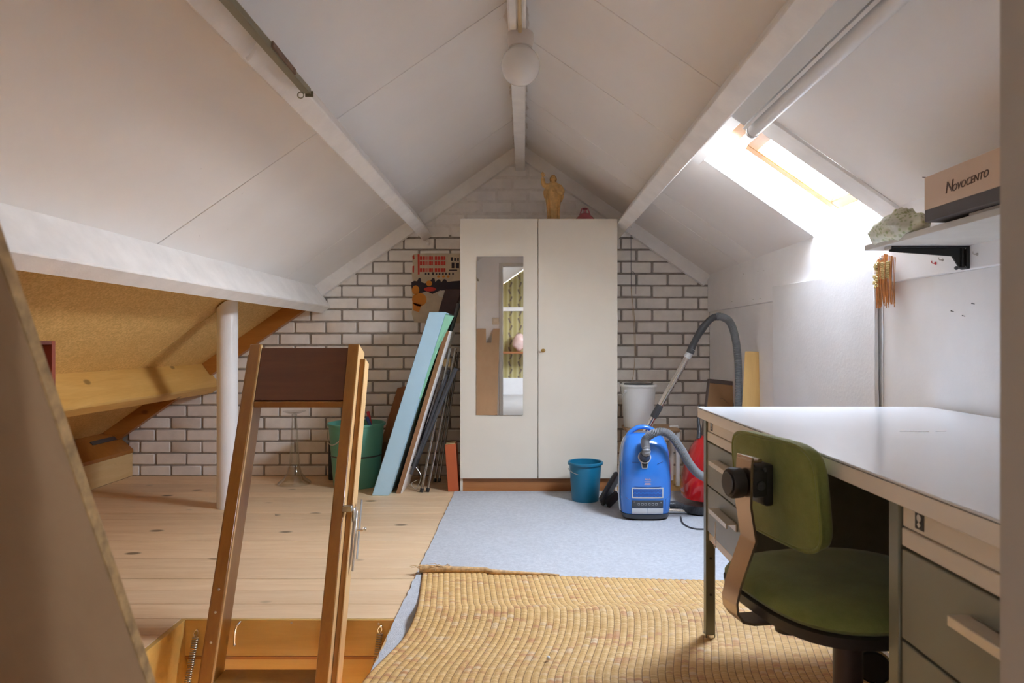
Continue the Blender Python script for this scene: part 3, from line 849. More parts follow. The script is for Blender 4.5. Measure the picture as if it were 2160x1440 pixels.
for i in range(64):
    a = 2 * math.pi * i / 64; c, q = math.cos(a), math.sin(a)
    x = .148 * math.copysign(abs(c) ** .4, c); y = .101 * math.copysign(abs(q) ** .4, q)
    pip.append(BR @ Vector((x, y, -.0145 + .30 * x * x)))
MB().tube(pip, .0042, 6, closed=True).build('piping', M_VELV, bk, local=True)
mb = MB().box((-.196, -.020, .618), (-.176, .032, .700), .006, seg=2); mb.box((-.222, -.022, .636), (-.19, .022, .690), .006, seg=2)
br = mb.build('back_bracket', M_BLACK, ch, local=True)
for y in (-.022, .022): MB().tube([(-.196, y, .690), (-.1985, y, .690)], .004, 10).build('screw', M_DKGREY, br, local=True)
MB().tube([(-.207, -.022, .660), (-.207, -.026, .660)], .009, 14).build('bolt', M_DKGREY, br, local=True)
st = [(x + .017, y_, z_) for x, y_, z_ in ((-.243, 0, .715), (-.245, 0, .70), (-.247, 0, .62), (-.236, 0, .555), (-.238, 0, .548), (-.268, 0, .47), (-.276, 0, .438), (-.274, 0, .418), (-.262, 0, .402), (-.24, 0, .396), (-.16, 0, .394), (-.05, 0, .396))]
MB().strap(st, .056, .005, (0, 1, 0)).build('back_strap', M_STRAP, ch, local=True)
MB().box((-.230, -.028, .705), (-.206, .028, .712), .002).build('strap_end', M_STRAP, ch, local=True)
kn = MB().lathe([(.0, .0), (.020, 0), (.029, .004), (.030, .024), (.027, .029), (.0, .031)], 24, (-.233, 0, .663), Matrix.Rotation(math.radians(-90), 3, 'Y'))
kb2 = kn.build('adjusting_knob', M_BLACK, ch, local=True)
MB().lathe([(0, 0), (.022, 0), (.021, .0015), (0, .0018)], 24, (-.2642, 0, .663), Matrix.Rotation(math.radians(-90), 3, 'Y')).build('knob_cap', M_DKGREY, kb2, local=True)
MB().lathe([(.0, 0), (.024, 0), (.026, .012), (.024, .022), (0, .024)], 20, (-.135, -.0, .366)).build('seat_knob', M_RUBB, ch, local=True)
MB().lathe([(0, .10), (.028, .10), (.028, .385), (.06, .392), (.06, .404), (0, .404)], 28).build('column', M_COLUMN, ch, local=True)
MB().lathe([(0, .06), (.045, .06), (.045, .105), (.030, .118), (0, .118)], 28).build('hub', M_COLUMN, ch, local=True)
for i in range(5):
    a = math.radians(45 + 72 * i); c, s_ = math.cos(a), math.sin(a)
    lg = MB().bar((.03 * c, .03 * s_, .088), (.27 * c, .27 * s_, .072), .034, .022, bev=.004).build('leg', M_CHROME, ch, local=True)
    e = Vector((.262 * c, .262 * s_, 0))
    w = MB().tube([e + Vector((s_ * .018, -c * .018, .0375)), e + Vector((-s_ * .018, c * .018, .0375))], .028, 18)
    w.tube([e + Vector((0, 0, .045)), e + Vector((0, 0, .066))], .007, 8)
    w.build('caster', M_BLACK, lg, local=True)

fo = thing('hooded_caster', 'black disc under a chrome hood on a short chrome stem, below the desk', 'caster', (.905, 1.80, 0))
MB().lathe([(0, -.012), (.036, -.012), (.040, -.008), (.040, .008), (.036, .012), (0, .012)], 24, (.905, 1.80, .115), Matrix.Rotation(math.radians(90), 3, 'X') @ Matrix.Rotation(math.radians(-25), 3, 'Y')).build('disc', M_BLACK, fo)
hood = MB().lathe([(.047, -.016), (.049, 0), (.047, .016), (.042, .016), (.043, 0), (.042, -.016)], 28, (.905, 1.80, .117), Matrix.Rotation(math.radians(90), 3, 'X') @ Matrix.Rotation(math.radians(-25), 3, 'Y'), closed=True)
hood.build('hood', M_CHROME, fo)
MB().lathe([(.0, 0.0175), (.03, .0175), (.03, .026), (.014, .03), (.012, .085), (0, .085)], 18, (.907, 1.772, 0)).build('stem', M_CHROME, fo)

# ---------------------------------------------------------------- hatch lid, loft ladder, springs
M_LID = wood('lid_chipwood', (.56, .375, .22), (.49, .315, .175), 'z', .5, .7, .0, .0, contrast=.9, fine=.12)
M_LIDEDGE = plain('chipboard_edge', (.52, .335, .15), .8, var=.35, vscale=60, bump=.8, bscale=160)
lid = thing('hatch_lid', 'big wooden hatch lid leaning open against the doorway wall, nearest the camera', 'hatch lid', (-.75, .98, 0))
th = math.atan(.488); dy, dz = -math.sin(th), math.cos(th)
Llid, T = 1.205, .017
def lp(x, l, d): return (x, 0.983 + dy * l + dz * d, (.020) + dz * l - dy * d)   # d: away from the camera (+y)
def lprism(pts, d0, d1, bev=0.): return MB().hexa([lp(x, l, d0) for x, l in pts], [lp(x, l, d1) for x, l in pts], bev)
out = [(-1.13, 0), (-.382, 0), (-.382, Llid), (-.455, Llid), (-.475, Llid - .19), (-.535, Llid - .19), (-.545, Llid), (-1.13, Llid)]
lprism(out, .005, T).build('board', M_LID, lid, smooth=False)
lprism([(-.3818, 0), (-.380, 0), (-.380, Llid), (-.3818, Llid)], .0054, T - .0004).build('edge', M_LIDEDGE, lid)
for x in (-1.0, -.52):
    MB().box((x - .04, .972, -.0005), (x + .04, .998, .010), .002).build('hinge', M_STEEL, lid)

ld = thing('loft_ladder', 'orange stained loft ladder rising through the hatch, brown panel at its top', 'ladder', (-.8, 2.2, 0))
M_LAD = wood('ladder_stain', (.40, .185, .032), (.26, .10, .016), 'z', .32, 1.2, .8, .05, coat=.3, contrast=.9)
M_LADL = wood('ladder_raw_edge', (.70, .46, .22), (.58, .35, .14), 'z', .45, 1.2, .4, .05)
M_LPANEL = wood('dark_brown_panel', (.175, .066, .028), (.125, .044, .02), 'x', .4, 1., .0, .03)
d = Vector((0, .362, .932)).normalized(); nn = Vector((0, -d.z, d.y))                # along the rail / out of its face
top = Vector((0, 2.585, .945))
def lpt(x, l, q): return top + Vector((x, 0, 0)) - d * l - nn * q                     # l down from the top, q behind the face
def lbar(xa, xb, l0, l1, q0, q1, bev=.0015, skew=0.):
    A = [lpt(x, l0 + skew * q, q) for x, q in ((xa, q0), (xb, q0), (xb, q1), (xa, q1))]
    B = [lpt(x, l1, q) for x, q in ((xa, q0), (xb, q0), (xb, q1), (xa, q1))]
    return MB().hexa(A, B, bev)
LL = 2.7
r1 = lbar(-1.020, -.982, .0, LL, 0, .095).build('rail', M_LAD, ld)
lbar(-.9818, -.978, .0, LL, .002, .012, .0005).build('bare_edge', M_LADL, r1)
r2 = lbar(-.655, -.617, .0, LL, 0, .095).build('rail', M_LAD, ld)
lbar(-.6168, -.6150, .0, LL, .001, .094, .0004).build('bare_side', M_LADL, r2)
lbar(-.6565, -.6552, .42, LL, .001, .03, .0004).build('bare_edge', M_LADL, r2)
r3 = lbar(-.614, -.598, .045, LL, .035, .095).build('guide_strip', M_LAD, ld)
lbar(-.5978, -.594, .045, LL, .034, .094, .0005).build('bare_edge', M_LADL, r3)
lbar(-1.036, -1.022, .03, LL, .03, .095).build('guide_strip', M_LAD, ld)
lbar(-.977, -.656, .012, .215, .006, .022).build('top_panel', M_LPANEL, ld)
def tread(z0):
    l = (top.z - z0) / d.z
    c = lpt(0, l, .0)
    return MB().box((-.977, c.y + .002, c.z - .022), (-.6552, c.y + .095, c.z), .002)
tread(.738).build('tread', M_LAD, ld)
for z0 in (-.115, -.37, -.62, -.87, -1.12): tread(z0).build('tread', M_LAD, ld)
for l in (.86, .93, 1.02, 1.30): MB().ball(lpt(-1.000, l, 0), .0045, 8, (1, .5, 1)).build('nail', M_STEEL, r1)
# catch on the right rail
M_TAR = plain('tarnished_steel', (.42, .38, .30), .35, .9, var=.25, vscale=40)
kx = -.590
ct = MB()
pc = lpt(0, .61, .05)
ct.box((kx, pc.y - .02, pc.z - .022), (kx + .004, pc.y + .012, pc.z + .022), .001)
ct.build('catch_plate', M_STEEL, ld)
mb = MB().box((-.618, pc.y - .058, pc.z + .018), (kx + .004, pc.y - .03, pc.z + .038), .002).build('catch_block', M_TAR, ld)
q0, q1 = lpt(kx + .008, .60, .06), lpt(kx + .008, .80, .06)
mb = MB().bar(q0, q1, .016, .004, up=(1, 0, 0), bev=.001); mb.bar(lpt(kx + .016, .56, .075), lpt(kx + .016, .76, .075), .02, .002, up=(1, 0, 0))
mb.build('catch_lever', M_STEEL, ld)
e = lpt(kx + .012, .665, .06)
MB().tube([e, e + Vector((.022, 0, 0))], .005, 10).ball(e + Vector((.026, 0, .003)), .0075, 10).build('wing_nut', M_CHROME, ld)
e = lpt(-.968, .98, .097)
MB().tube(spline([e + Vector((0, .0, -.05)), e + Vector((.0, .004, -.02)), e + Vector((.004, .008, .004)), e + Vector((.014, .016, .018))], 5), .004, 8).ball(e + Vector((0, 0, -.055)), .006, 8).build('hook', M_CHROME, ld)
def spring(p0, p1, r, turns, wire):
    p0, p1 = Vector(p0), Vector(p1); R = frame_to(p0, p1); L = (p1 - p0).length; pts = []
    n = int(turns * 10)
    for i in range(n + 1):
        a = 2 * math.pi * i / 10; pts.append(p0 + R @ Vector((r * math.cos(a), r * math.sin(a), L * i / n)))
    return MB().tube(pts, wire, 5)
for a, b in (((-1.122, 2.372, -.055), (-1.138, 2.30, -.30)), ((-.493, 2.372, -.042), (-.512, 2.30, -.285))):
    sp = spring(a, b, .0095, 34, .0019).build('spring', M_TAR, ld)
    av = Vector(a)
    h = MB().tube(spline([av + Vector((0, 0, -.004)), av + Vector((-.007, 0, .012)), av + Vector((.002, 0, .026)), av + Vector((.007, 0, .014)), av + Vector((.002, 0, .004))], 5), .0022, 6)
    h.tube([av + Vector((.0, .012, .022)), av + Vector((.0, 0, .022))], .003, 8); h.build('eyelet', M_CHROME, sp)

# ---------------------------------------------------------------- post and red cabinet
po = MB().tube([(-1.71, 4.0, 0), (-1.71, 4.0, 1.14)], .0575, 36)
po.bm.faces.ensure_lookup_table()
for v in po.bm.verts:
    if v.co.z > 1: v.co.z = min(RZ - RM * abs(v.co.x - RX), 1.20) - .012 if v.co.x < -1.45 else v.co.z
po = po.build('round_post', plain('white_pipe_paint', (.80, .80, .81), .35, var=.02)); tag(po, 'white round post propping up the low purlin', 'post')
M_MAHO = wood('red_mahogany', (.30, .065, .035), (.22, .042, .022), 'z', .35, 1., .0, .03, coat=.2)
M_MAHOD = wood('dark_mahogany', (.16, .028, .018), (.12, .02, .012), 'z', .4, 1., .0, .03)
cb = thing('cabinet', 'dark red wooden cabinet under the eaves, half hidden by the hatch lid', 'cabinet', (-1.80, 1.92, 0))
cx0, cx1, cy0, cy1, cz = -2.0, -1.62, 1.45, 2.40, .9565
MB().box((cx0, cy1 - .018, 0), (cx1, cy1, cz), .001).build('side_panel', M_MAHO, cb)
MB().box((cx0, cy0, 0), (cx1, cy0 + .018, cz), .001).build('side_panel', M_MAHO, cb)
MB().box((cx0, cy0 + .018, cz - .012), (cx1, cy1 - .018, cz), .001).build('top_panel', M_MAHOD, cb)
MB().box((cx0, cy0 + .018, .04), (cx1 - .06, cy1 - .018, .058)).build('bottom_panel', M_MAHOD, cb)
MB().box((cx0, cy0 + .018, .0), (cx0 + .006, cy1 - .018, cz - .012)).build('back_panel', M_MAHOD, cb)
MB().box((cx1 - .05, cy0 + .02, cz - .062), (cx1 - .03, cy1 - .03, cz - .028), .001).build('top_rail', M_MAHO, cb)
ym = (cy0 + cy1) / 2
for a, b in ((cy0 + .02, ym - .002), (ym + .002, cy1 - .042)):
    dd = MB().box((cx1 - .055, a, .065), (cx1 - .035, b, cz - .066), .0015).build('door', M_MAHO, cb)
    MB().ball((cx1 - .028, a + .05, .55), .012, 12).build('knob', M_BRASS, dd)
# ---------------------------------------------------------------- on the wardrobe
def remesh(o, size, smooth=2):
    m = o.modifiers.new('skin', 'REMESH'); m.mode = 'VOXEL'; m.voxel_size = size; m.use_smooth_shade = True
    if smooth:
        s_ = o.modifiers.new('soften', 'SMOOTH'); s_.iterations = smooth; s_.factor = .5
    return o
M_STAT = plain('tan_statue_paint', (.64, .40, .15), .38, var=.25, vscale=26, Coat_Weight=.2)
M_STATH = plain('tan_statue_hair', (.48, .26, .085), .4, var=.2, vscale=40)
sx, sy, sz = W(1167, 0, 4.56).x, 4.56, 1.733
sta = thing('statue', 'tan robed statue with one arm raised, standing on the wardrobe', 'statue', (sx, sy, sz))
K = .345 / 1.0                                         # total height incl. raised hand
def SP(x, y, z): return (sx + x * K, sy + y * K, sz + z * K)
rob = MB(); rings = []
prof = [(0, .112, .085), (.05, .110, .085), (.2, .120, .088), (.35, .135, .092), (.5, .155, .098), (.6, .165, .10), (.68, .165, .095), (.735, .13, .08), (.765, .07, .05), (.785, .042, .04)]
for z, rx, ry in prof:
    r = []
    for k in range(64):
        a = 2 * math.pi * k / 64
        fold = 1 + .075 * math.cos(a * 13 + z * 2) * max(0, 1 - z / .72)
        r.append(SP(rx * math.cos(a) * fold, ry * math.sin(a) * fold, z))
    rings.append(r)
rob.rings(rings)
def limb(pts, rad): rob.tube(spline([SP(*p) for p in pts], 5), [q * K for q in [rad[0] + (rad[1] - rad[0]) * i / (5 * (len(pts) - 1)) for i in range(5 * (len(pts) - 1) + 1)]], 12)
limb([(-.09, .0, .70), (-.17, -.01, .715), (-.195, -.02, .79), (-.20, -.02, .855)], (.055, .032))        # raised arm
limb([(-.13, .01, .66), (-.165, .01, .58), (-.16, .0, .47)], (.035, .012))                                 # hanging sleeve
limb([(.11, .0, .69), (.165, -.02, .61), (.15, -.07, .55), (.06, -.10, .60)], (.058, .034))                # arm bent across the chest
limb([(.165, -.01, .60), (.175, .0, .50), (.15, .0, .40)], (.04, .012))
limb([(-.14, -.05, .60), (-.11, -.085, .40), (-.10, -.09, .10)], (.016, .014))                             # folds of the cloak
limb([(.12, -.06, .52), (.10, -.09, .30), (.11, -.085, .05)], (.016, .014))
rob.ball(SP(0, -.005, .842), .052 * K, 18, (.86, .95, 1.2))                                                 # head
rob.tube([SP(0, 0, .77), SP(0, 0, .82)], .034 * K, 12)
rob.ball(SP(0, -.055, .835), .010 * K, 8, (.7, 1, 1.5)); rob.ball(SP(-.018, -.047, .85), .007 * K, 8); rob.ball(SP(.018, -.047, .85), .007 * K, 8)
rob.ball(SP(0, -.047, .812), .011 * K, 8, (1.2, 1, .6)); rob.ball(SP(0, -.04, .79), .02 * K, 8, (1, 1, 1.2))
rob.ball(SP(-.20, -.02, .885), .024 * K, 10, (.9, .5, 1.25))                                                # palm
for dx, L, lean in ((-.017, .045, -.010), (-.006, .060, -.003), (.006, .056, .004), (.016, .040, .010)):
    rob.tube([SP(-.20 + dx, -.02, .90), SP(-.20 + dx + lean * .6, -.022, .905 + L * .6), SP(-.20 + dx + lean, -.028, .905 + L)], .0085 * K, 6)
rob.tube([SP(-.178, -.02, .88), SP(-.160, -.026, .905), SP(-.155, -.03, .925)], .0085 * K, 6)                # thumb
rob.ball(SP(.035, -.11, .61), .024 * K, 10, (1.3, .6, .8))
for i in range(4): rob.tube([SP(.02, -.115, .625 - i * .012), SP(-.03, -.118, .63 - i * .012)], .0075 * K, 6)
rob.tube([SP(.03, -.115, .63), SP(.012, -.122, .655)], .0075 * K, 6)
remesh(rob.build('body', M_STAT, sta), .0017, 2)
hair = MB().ball(SP(0, .010, .858), .058 * K, 18, (.92, .85, 1.08))
hair.tube([SP(-.045, .0, .87), SP(-.053, .0, .82), SP(-.045, .01, .775)], [.016 * K, .02 * K, .012 * K], 8).tube([SP(.045, .0, .87), SP(.053, .0, .82), SP(.045, .01, .775)], [.016 * K, .02 * K, .012 * K], 8)
remesh(hair.build('hair', M_STATH, sta), .0017, 2)
MB().lathe([(0, 0), (.125 * K, 0), (.125 * K, .012 * K), (.118 * K, .02 * K), (0, .02 * K)], 40, (sx, sy, sz), sy=.75).build('base', M_STAT, sta)

def tinted(name, col, rough=.04):
    t = NT(name); t.base(col); t.set(Transmission_Weight=.92, Roughness=rough, IOR=1.45); return t.m
M_PINK = tinted('pink_glass', (.82, .25, .36))
M_PINK2 = plain('pink_glaze', (.42, .085, .12), .12, var=.25, vscale=12, Coat_Weight=.6)
gx = W(1234, 0, 4.6).x
pg = thing('glass_bowl', 'pink glass bowl with a looped handle, on the wardrobe beside the statue', 'bowl', (gx, 4.6, 1.733))
MB().lathe([(0, 0), (.085, .0), (.083, .006), (.066, .030), (.044, .052), (.030, .066), (.024, .070), (0, .071)], 40, (gx, 4.6, 1.733)).build('body', M_PINK2, pg)
MB().tube(spline([(gx - .036, 4.6, 1.785), (gx - .024, 4.597, 1.822), (gx - .016, 4.595, 1.8335), (gx + .014, 4.595, 1.8335), (gx + .022, 4.597, 1.822), (gx + .036, 4.6, 1.785)], 6), .0045, 8).build('handle', M_PINK, pg)
MB().lathe([(0, .069), (.012, .069), (.010, .09), (.016, .1), (0, .1)], 16, (gx, 4.6, 1.733)).build('stem', M_PINK, pg)

# ---------------------------------------------------------------- poster: a generic stand-in of the same size and colours
def flat(pts, d, y=4.9478):
    """a printed area on the poster, given in poster millimetres from its top left corner"""
    return MB().prism([(PX0 + x / 1000, PZ0 - z / 1000) for x, z in pts], 'y', y - d, y - d + .0006)
PX0, PZ0 = W(868, 0, 4.95).x, W(0, 534, 4.95).z
pw = 1000 * (W(968, 0, 4.95).x - PX0) + 70
ph = 1000 * (PZ0 - W(0, 682, 4.95).z)
M_PAPER = plain('aged_cream_paper', (.62, .52, .38), .7, var=.12, vscale=14)
M_INK = plain('blue_black_ink', (.035, .026, .04), .7); M_INKR = plain('red_ink', (.60, .045, .03), .7)
M_INKO = plain('orange_ink', (.70, .26, .035), .7); M_INKP = plain('pale_ink', (.70, .64, .54), .7)
def blob(cx, cz, rx, rz, n=18, p=2.):
    out = []
    for i in range(n):
        a = 2 * math.pi * i / n; c, s_ = math.cos(a), math.sin(a)
        out.append((cx + rx * math.copysign(abs(c) ** (2 / p), c), cz + rz * math.copysign(abs(s_) ** (2 / p), s_)))
    return out
rag = [(18, 4), (130, 0), (pw, 2), (pw, ph - 6), (150, ph + 2), (90, ph - 4), (20, ph - 8), (2, ph * .86), (8, ph * .7), (0, ph * .5), (12, ph * .42), (2, ph * .3), (10, ph * .16), (4, 20)]
po_ = flat(rag, .0).build('poster', M_PAPER); tag(po_, 'torn cream poster with red, black and orange shapes, on the bricks left of the wardrobe', 'poster')
WM[po_] = Matrix.Translation(po_.location)
def ink(pts, m, d=.0004, name='print'): flat(pts, d).build(name, m, po_, smooth=False)
for z, a, b in ((22, 60, 246), (58, 60, 246), (106, 60, 246)):
    x = a
    for wd_ in (20, 20, 14, 12, 22, 10, 22, 20, 20, 18): 
        if x + wd_ > b: break
        ink([(x, z), (x + wd_ - 4, z), (x + wd_ - 4, z + 27), (x, z + 27)], M_INKR); x += wd_ + (8 if wd_ == 10 else 0)
ink([(44, 8), (58, 6), (58, 150), (46, 152)], M_INKR); ink([(8, 18), (20, 12), (22, 40), (12, 50)], M_INKR); ink([(8, 92), (20, 88), (18, 140), (8, 130)], M_INKR)
for x, z, w_, h_ in ((280, 28, 18, 26), (304, 34, 16, 20), (326, 34, 14, 20), (286, 66, 22, 40), (316, 70, 26, 36), (268, 116, 60, 9), (96, 138, 14, 16), (116, 138, 14, 16), (146, 136, 18, 20), (172, 142, 14, 13), (194, 138, 14, 17), (218, 138, 14, 17), (240, 138, 14, 17), (264, 138, 14, 17), (290, 138, 14, 17)):
    ink([(x, z), (x + w_ - 2, z), (x + w_ - 2, z + h_), (x, z + h_)], M_INK)
sil = [(0, 240), (0, 205), (22, 196), (40, 200), (52, 176), (64, 176), (70, 205), (96, 214), (120, 206), (140, 190), (150, 178), (164, 178), (170, 205), (190, 186), (204, 188), (212, 208), (232, 184), (246, 188), (256, 205), (290, 200), (pw - 2, 190), (pw - 2, 290), (250, 300), (210, 262), (150, 290), (110, 272), (40, 292), (4, 262)]
ink(sil, M_INK, .0006)
ink(blob(30, 262, 26, 34), M_INKO, .0012); ink(blob(56, 330, 52, 48), M_INKO, .0012); ink([(6, 350), (70, 366), (54, 420), (14, 408)], M_INKO, .0012)
ink(blob(126, 214, 22, 20), M_INKO, .0012); ink(blob(132, 256, 44, 16), M_INKR, .0012); ink(blob(230, 290, 42, 26), M_INKP, .0012)
for x in (192, 228, 262): ink(blob(x, 166, 10, 8), M_INKO, .0006)
ink(blob(236, 344, 16, 26), M_INK, .0006); ink([(226, 300), (262, 306), (262, 318), (226, 314)], M_INK, .0014)

# ---------------------------------------------------------------- boards and tubes leaning between poster and wardrobe
M_FOAM = plain('pale_blue_foam', (.47, .72, .88), .6, var=.03, vscale=8, bump=.25, bscale=220)
M_FOAMS = plain('blue_foam_side', (.25, .56, .72), .6, var=.05, vscale=8, bump=.2, bscale=220)
M_GREENF = plain('mint_film', (.28, .62, .42), .4, var=.08)
def leaner(mb, xb, xt, zt, th, ya, yb, zb=0., bev=.003):
    """slab leaning in x, thickness th measured level, between depths ya and yb"""
    A = [(xb, ya, zb), (xb + th, ya, zb), (xt + th, ya, zt), (xt, ya, zt)]
    B = [(x, yb, z) for x, _, z in A]
    return mb.hexa(A, B, bev)
fo_ = leaner(MB(), W(784, 0, 4.30).x, W(905, 0, 4.30).x, W(0, 658, 4.30).z, .104, 4.30, 4.78).build('foam_board', M_FOAM)
tag(fo_, 'thick pale blue foam board with a torn mint sheet, leaning towards the wardrobe', 'foam board')
WM[fo_] = Matrix.Translation(fo_.location)
# torn mint film on the board's right face and a loose tongue of it
def fx(z): return W(784, 0, 4.30).x + (W(905, 0, 4.30).x - W(784, 0, 4.30).x) * z / W(0, 658, 4.30).z + .104
pl = [(4.303, 1.125), (4.31, 1.0), (4.335, .9), (4.33, .8), (4.375, .7), (4.37, .62), (4.42, .52), (4.445, .42), (4.60, .36), (4.775, .36), (4.775, 1.13)]
A = [(fx(z) + .0015, y, z) for y, z in pl]; B = [(fx(z) + .0035, y, z) for y, z in pl]
MB().hexa(A, B).build('torn_sheet', M_GREENF, fo_, smooth=False)
tg = [(.905, 4.31, 1.12), (.945, 4.36, 1.12)]
A = [(fx(1.12) + .002, 4.303, 1.12), (fx(1.12) + .052, 4.33, 1.115), (fx(.92) + .020, 4.335, .92), (fx(.75) + .012, 4.335, .75), (fx(.60) + .008, 4.34, .60), (fx(.60) - .0, 4.315, .60), (fx(.75) + .001, 4.305, .75), (fx(.92) + .002, 4.303, .92)]
B = [(x + .002, y + .003, z) for x, y, z in A]
MB().hexa(A, B).build('peeling_tongue', M_GREENF, fo_, smooth=False)

M_BROWNB = wood('brown_board', (.40, .20, .095), (.32, .15, .065), 'z', .5, 1., .0, .03)
sb = thing('shelf_board', 'brown-edged white shelf board leaning beside the foam board', 'board', (-.66, 4.5, 0))
leaner(MB(), W(835, 0, 4.36).x, W(938, 0, 4.36).x, W(0, 698, 4.36).z, .028, 4.36, 4.66, bev=.001).build('board', M_BROWNB, sb)
leaner(MB(), W(835, 0, 4.36).x + .0285, W(938, 0, 4.36).x + .0285, W(0, 698, 4.36).z, .008, 4.36, 4.66, bev=.001).build('white_face', M_WHITE, sb)

M_MAROON = plain('maroon_plank', (.062, .026, .024), .4, var=.2, vscale=20)
mp_ = leaner(MB(), -.935, -.535, 1.31, .115, 4.70, 4.80, bev=.006).build('plank', M_MAROON)
tag(mp_, 'dark maroon plank, tallest of the leaning boards, against the wardrobe side', 'plank')
rb = thing('wooden_rail', 'reddish brown wooden rail leaning behind the foam board', 'rail', (-1.0, 4.86, 0))
M_REDB = wood('reddish_wood', (.36, .145, .055), (.27, .095, .03), 'z', .4, 1., .2, .04)
leaner(MB(), W(780, 0, 4.83).x, W(849, 0, 4.83).x, W(0, 815, 4.83).z, .040, 4.83, 4.86, bev=.002).build('rail', M_REDB, rb)
a_, b_ = W(803, 934, 4.80), W(838, 818, 4.80)
MB().hexa([(a_.x, 4.80, a_.z), (a_.x + .06, 4.80, a_.z + .01), (b_.x + .06, 4.80, b_.z + .01), (b_.x, 4.80, b_.z)],
          [(a_.x, 4.829, a_.z), (a_.x + .06, 4.829, a_.z + .01), (b_.x + .06, 4.829, b_.z + .01), (b_.x, 4.829, b_.z)], .003).build('cleat', M_REDB, rb)
M_TERRA = plain('terracotta_laminate', (.50, .115, .04), .4, var=.06)
tb = thing('wooden_block', 'upright orange-red box standing at the wardrobe corner', 'block', (-.455, 4.47, 0))
A = [W(945, 1037, 4.42), W(968, 1037, 4.42), W(961, 936, 4.42), W(938, 938, 4.42)]
A[0].z = A[1].z = 0.0
MB().hexa(A, [p + Vector((0, .11, 0)) for p in A], .003).build('body', M_TERRA, tb)
A2 = [W(939.5, 938, 4.42) + Vector((0, .004, .0005)), W(959.5, 936, 4.42) + Vector((0, .004, .0015))]
MB().hexa([A2[0], A2[1], A2[1] + Vector((0, .1, 0)), A2[0] + Vector((0, .1, 0))], [p + Vector((0, 0, .003)) for p in (A2[0], A2[1], A2[1] + Vector((0, .1, 0)), A2[0] + Vector((0, .1, 0)))]).build('top_face', M_PALEBOARD, tb)

M_TUBE = plain('brushed_tube', (.42, .40, .37), .22, 1., var=.1, vscale=30)
M_GREYT = plain('grey_lacquered_tube', (.10, .105, .118), .3, .5, var=.1)
ft = thing('folding_table_legs', 'folded chrome and grey tube legs leaning between shelf board and wardrobe', 'table legs', (-.53, 4.5, 0))
def tb_(nm, m, p0, p1, r, parent=ft, foot=True):
    a, b = Vector(p0), Vector(p1)
    o = MB().tube([a, b], r, 12).build(nm, m, parent)
    if foot:
        dd = (b - a).normalized(); MB().tube([a - dd * .004, a + dd * .02], r * 1.35, 12).build('rubber_foot', M_BLACK, o)
    return o
def flr(px, y): p = W(px, 0, y); p.z = .006; return p
tb_('leg', M_TUBE, flr(889, 4.40), W(950, 735, 4.46), .0085)
tb_('leg', M_TUBE, flr(902, 4.41), W(961, 735, 4.48), .0085)
tb_('leg', M_TUBE, flr(917, 4.72), W(962, 742, 4.78), .0075)
tb_('leg', M_TUBE, flr(926, 4.72), W(968, 742, 4.78), .0075)
tb_('rail', M_GREYT, W(875, 980, 4.44), W(962, 776, 4.40), .014, foot=False)
tb_('rail', M_GREYT, W(882, 960, 4.52), W(946, 780, 4.46), .016, foot=False)
tb_('rail', M_GREYT, W(884, 930, 4.50), W(968, 640, 4.55), .013, foot=False)
tb_('cross_tube', M_GREYT, W(867, 1000, 4.42), W(943, 790, 4.42), .0095, foot=False)
o = MB().tube([W(873, 984, 4.43), W(881, 965, 4.43)], .018, 12).build('joint', M_BLACK, ft)
MB().box(W(936, 772, 4.52), W(950, 756, 4.48), .003).build('wooden_end', M_PALEBOARD, ft)
wr_ = MB().tube(spline([W(878, 985, 4.42), W(888, 1005, 4.41), W(878, 1030, 4.41), W(868, 1020, 4.42), W(880, 1012, 4.43)], 8), .0016, 5)
tag(wr_.build('wire_loop', M_STEEL), 'thin wire loop dangling below the grey folding tubes', 'wire')

# ---------------------------------------------------------------- buckets, vase
def bucket(name, label, c, r0, r1, h, m, mh, rim=.012, group=None, th=.004):
    b = thing(name, label, 'bucket', c)
    prof = [(0, 0), (r0 * .97, 0), (r0, .006), (r1 - .003, h - .018), (r1 + rim * .55, h - .016), (r1 + rim * .6, h - .004), (r1 + rim * .3, h), (r1 - th, h - .002), (r1 - th - .001, h - .02), (r0 - th, th + .004), (0, th)]
    MB().lathe(prof, 48, c).build('body', m, b)
    return b
M_BLUEB = plain('petrol_blue_plastic', (.012, .175, .30), .33, var=.05)
y = 4.16
bc = W(1234.5, 0, y)
blue = bucket('bucket', 'petrol blue bucket on the carpet in front of the wardrobe', (bc.x, y, .0065), .081, .099, .232, M_BLUEB, M_STEEL)
hp = [(bc.x + .106 * math.cos(a), y + .106 * math.sin(a) , .0065 + .2 - .035 * max(0, -math.sin(a)) ) for a in (math.pi + .15 + (math.pi - .3) * i / 20 * .33 for i in range(21))]
MB().tube(hp, .0022, 6).build('handle', M_STEEL, blue)
M_GREENB = plain('sea_green_plastic', (.13, .38, .285), .4, var=.06)
y = 4.62
gc = W(752, 0, y)
gb = bucket('bucket', 'big sea-green tub with brushes in it, behind the loft ladder', (gc.x, y, 0), .148, .182, .418, M_GREENB, M_STEEL, .016)
MB().lathe([(.1645, .20), (.167, .205), (.1665, .21), (.1640, .205)], 48, (gc.x, y, 0), closed=True).build('rib', M_DKGREY, gb)
hp = [(gc.x - .186 * math.cos(a) , y - .186 * math.sin(a), .385 - .10 * math.sin(a * 2)) for a in (0.05 + 1.2 * i / 16 for i in range(17))]
MB().tube(hp, .0035, 6).build('handle', M_STEEL, gb)
br_ = thing('brush', 'red and blue handled brush leaning in the sea-green tub', 'brush', (W(775, 0, 4.62).x, 4.62, .3))
MB().tube([W(784, 905, 4.66), W(776, 868, 4.70)], .011, 10).build('handle', plain('red_plastic', (.62, .03, .06), .35), br_)
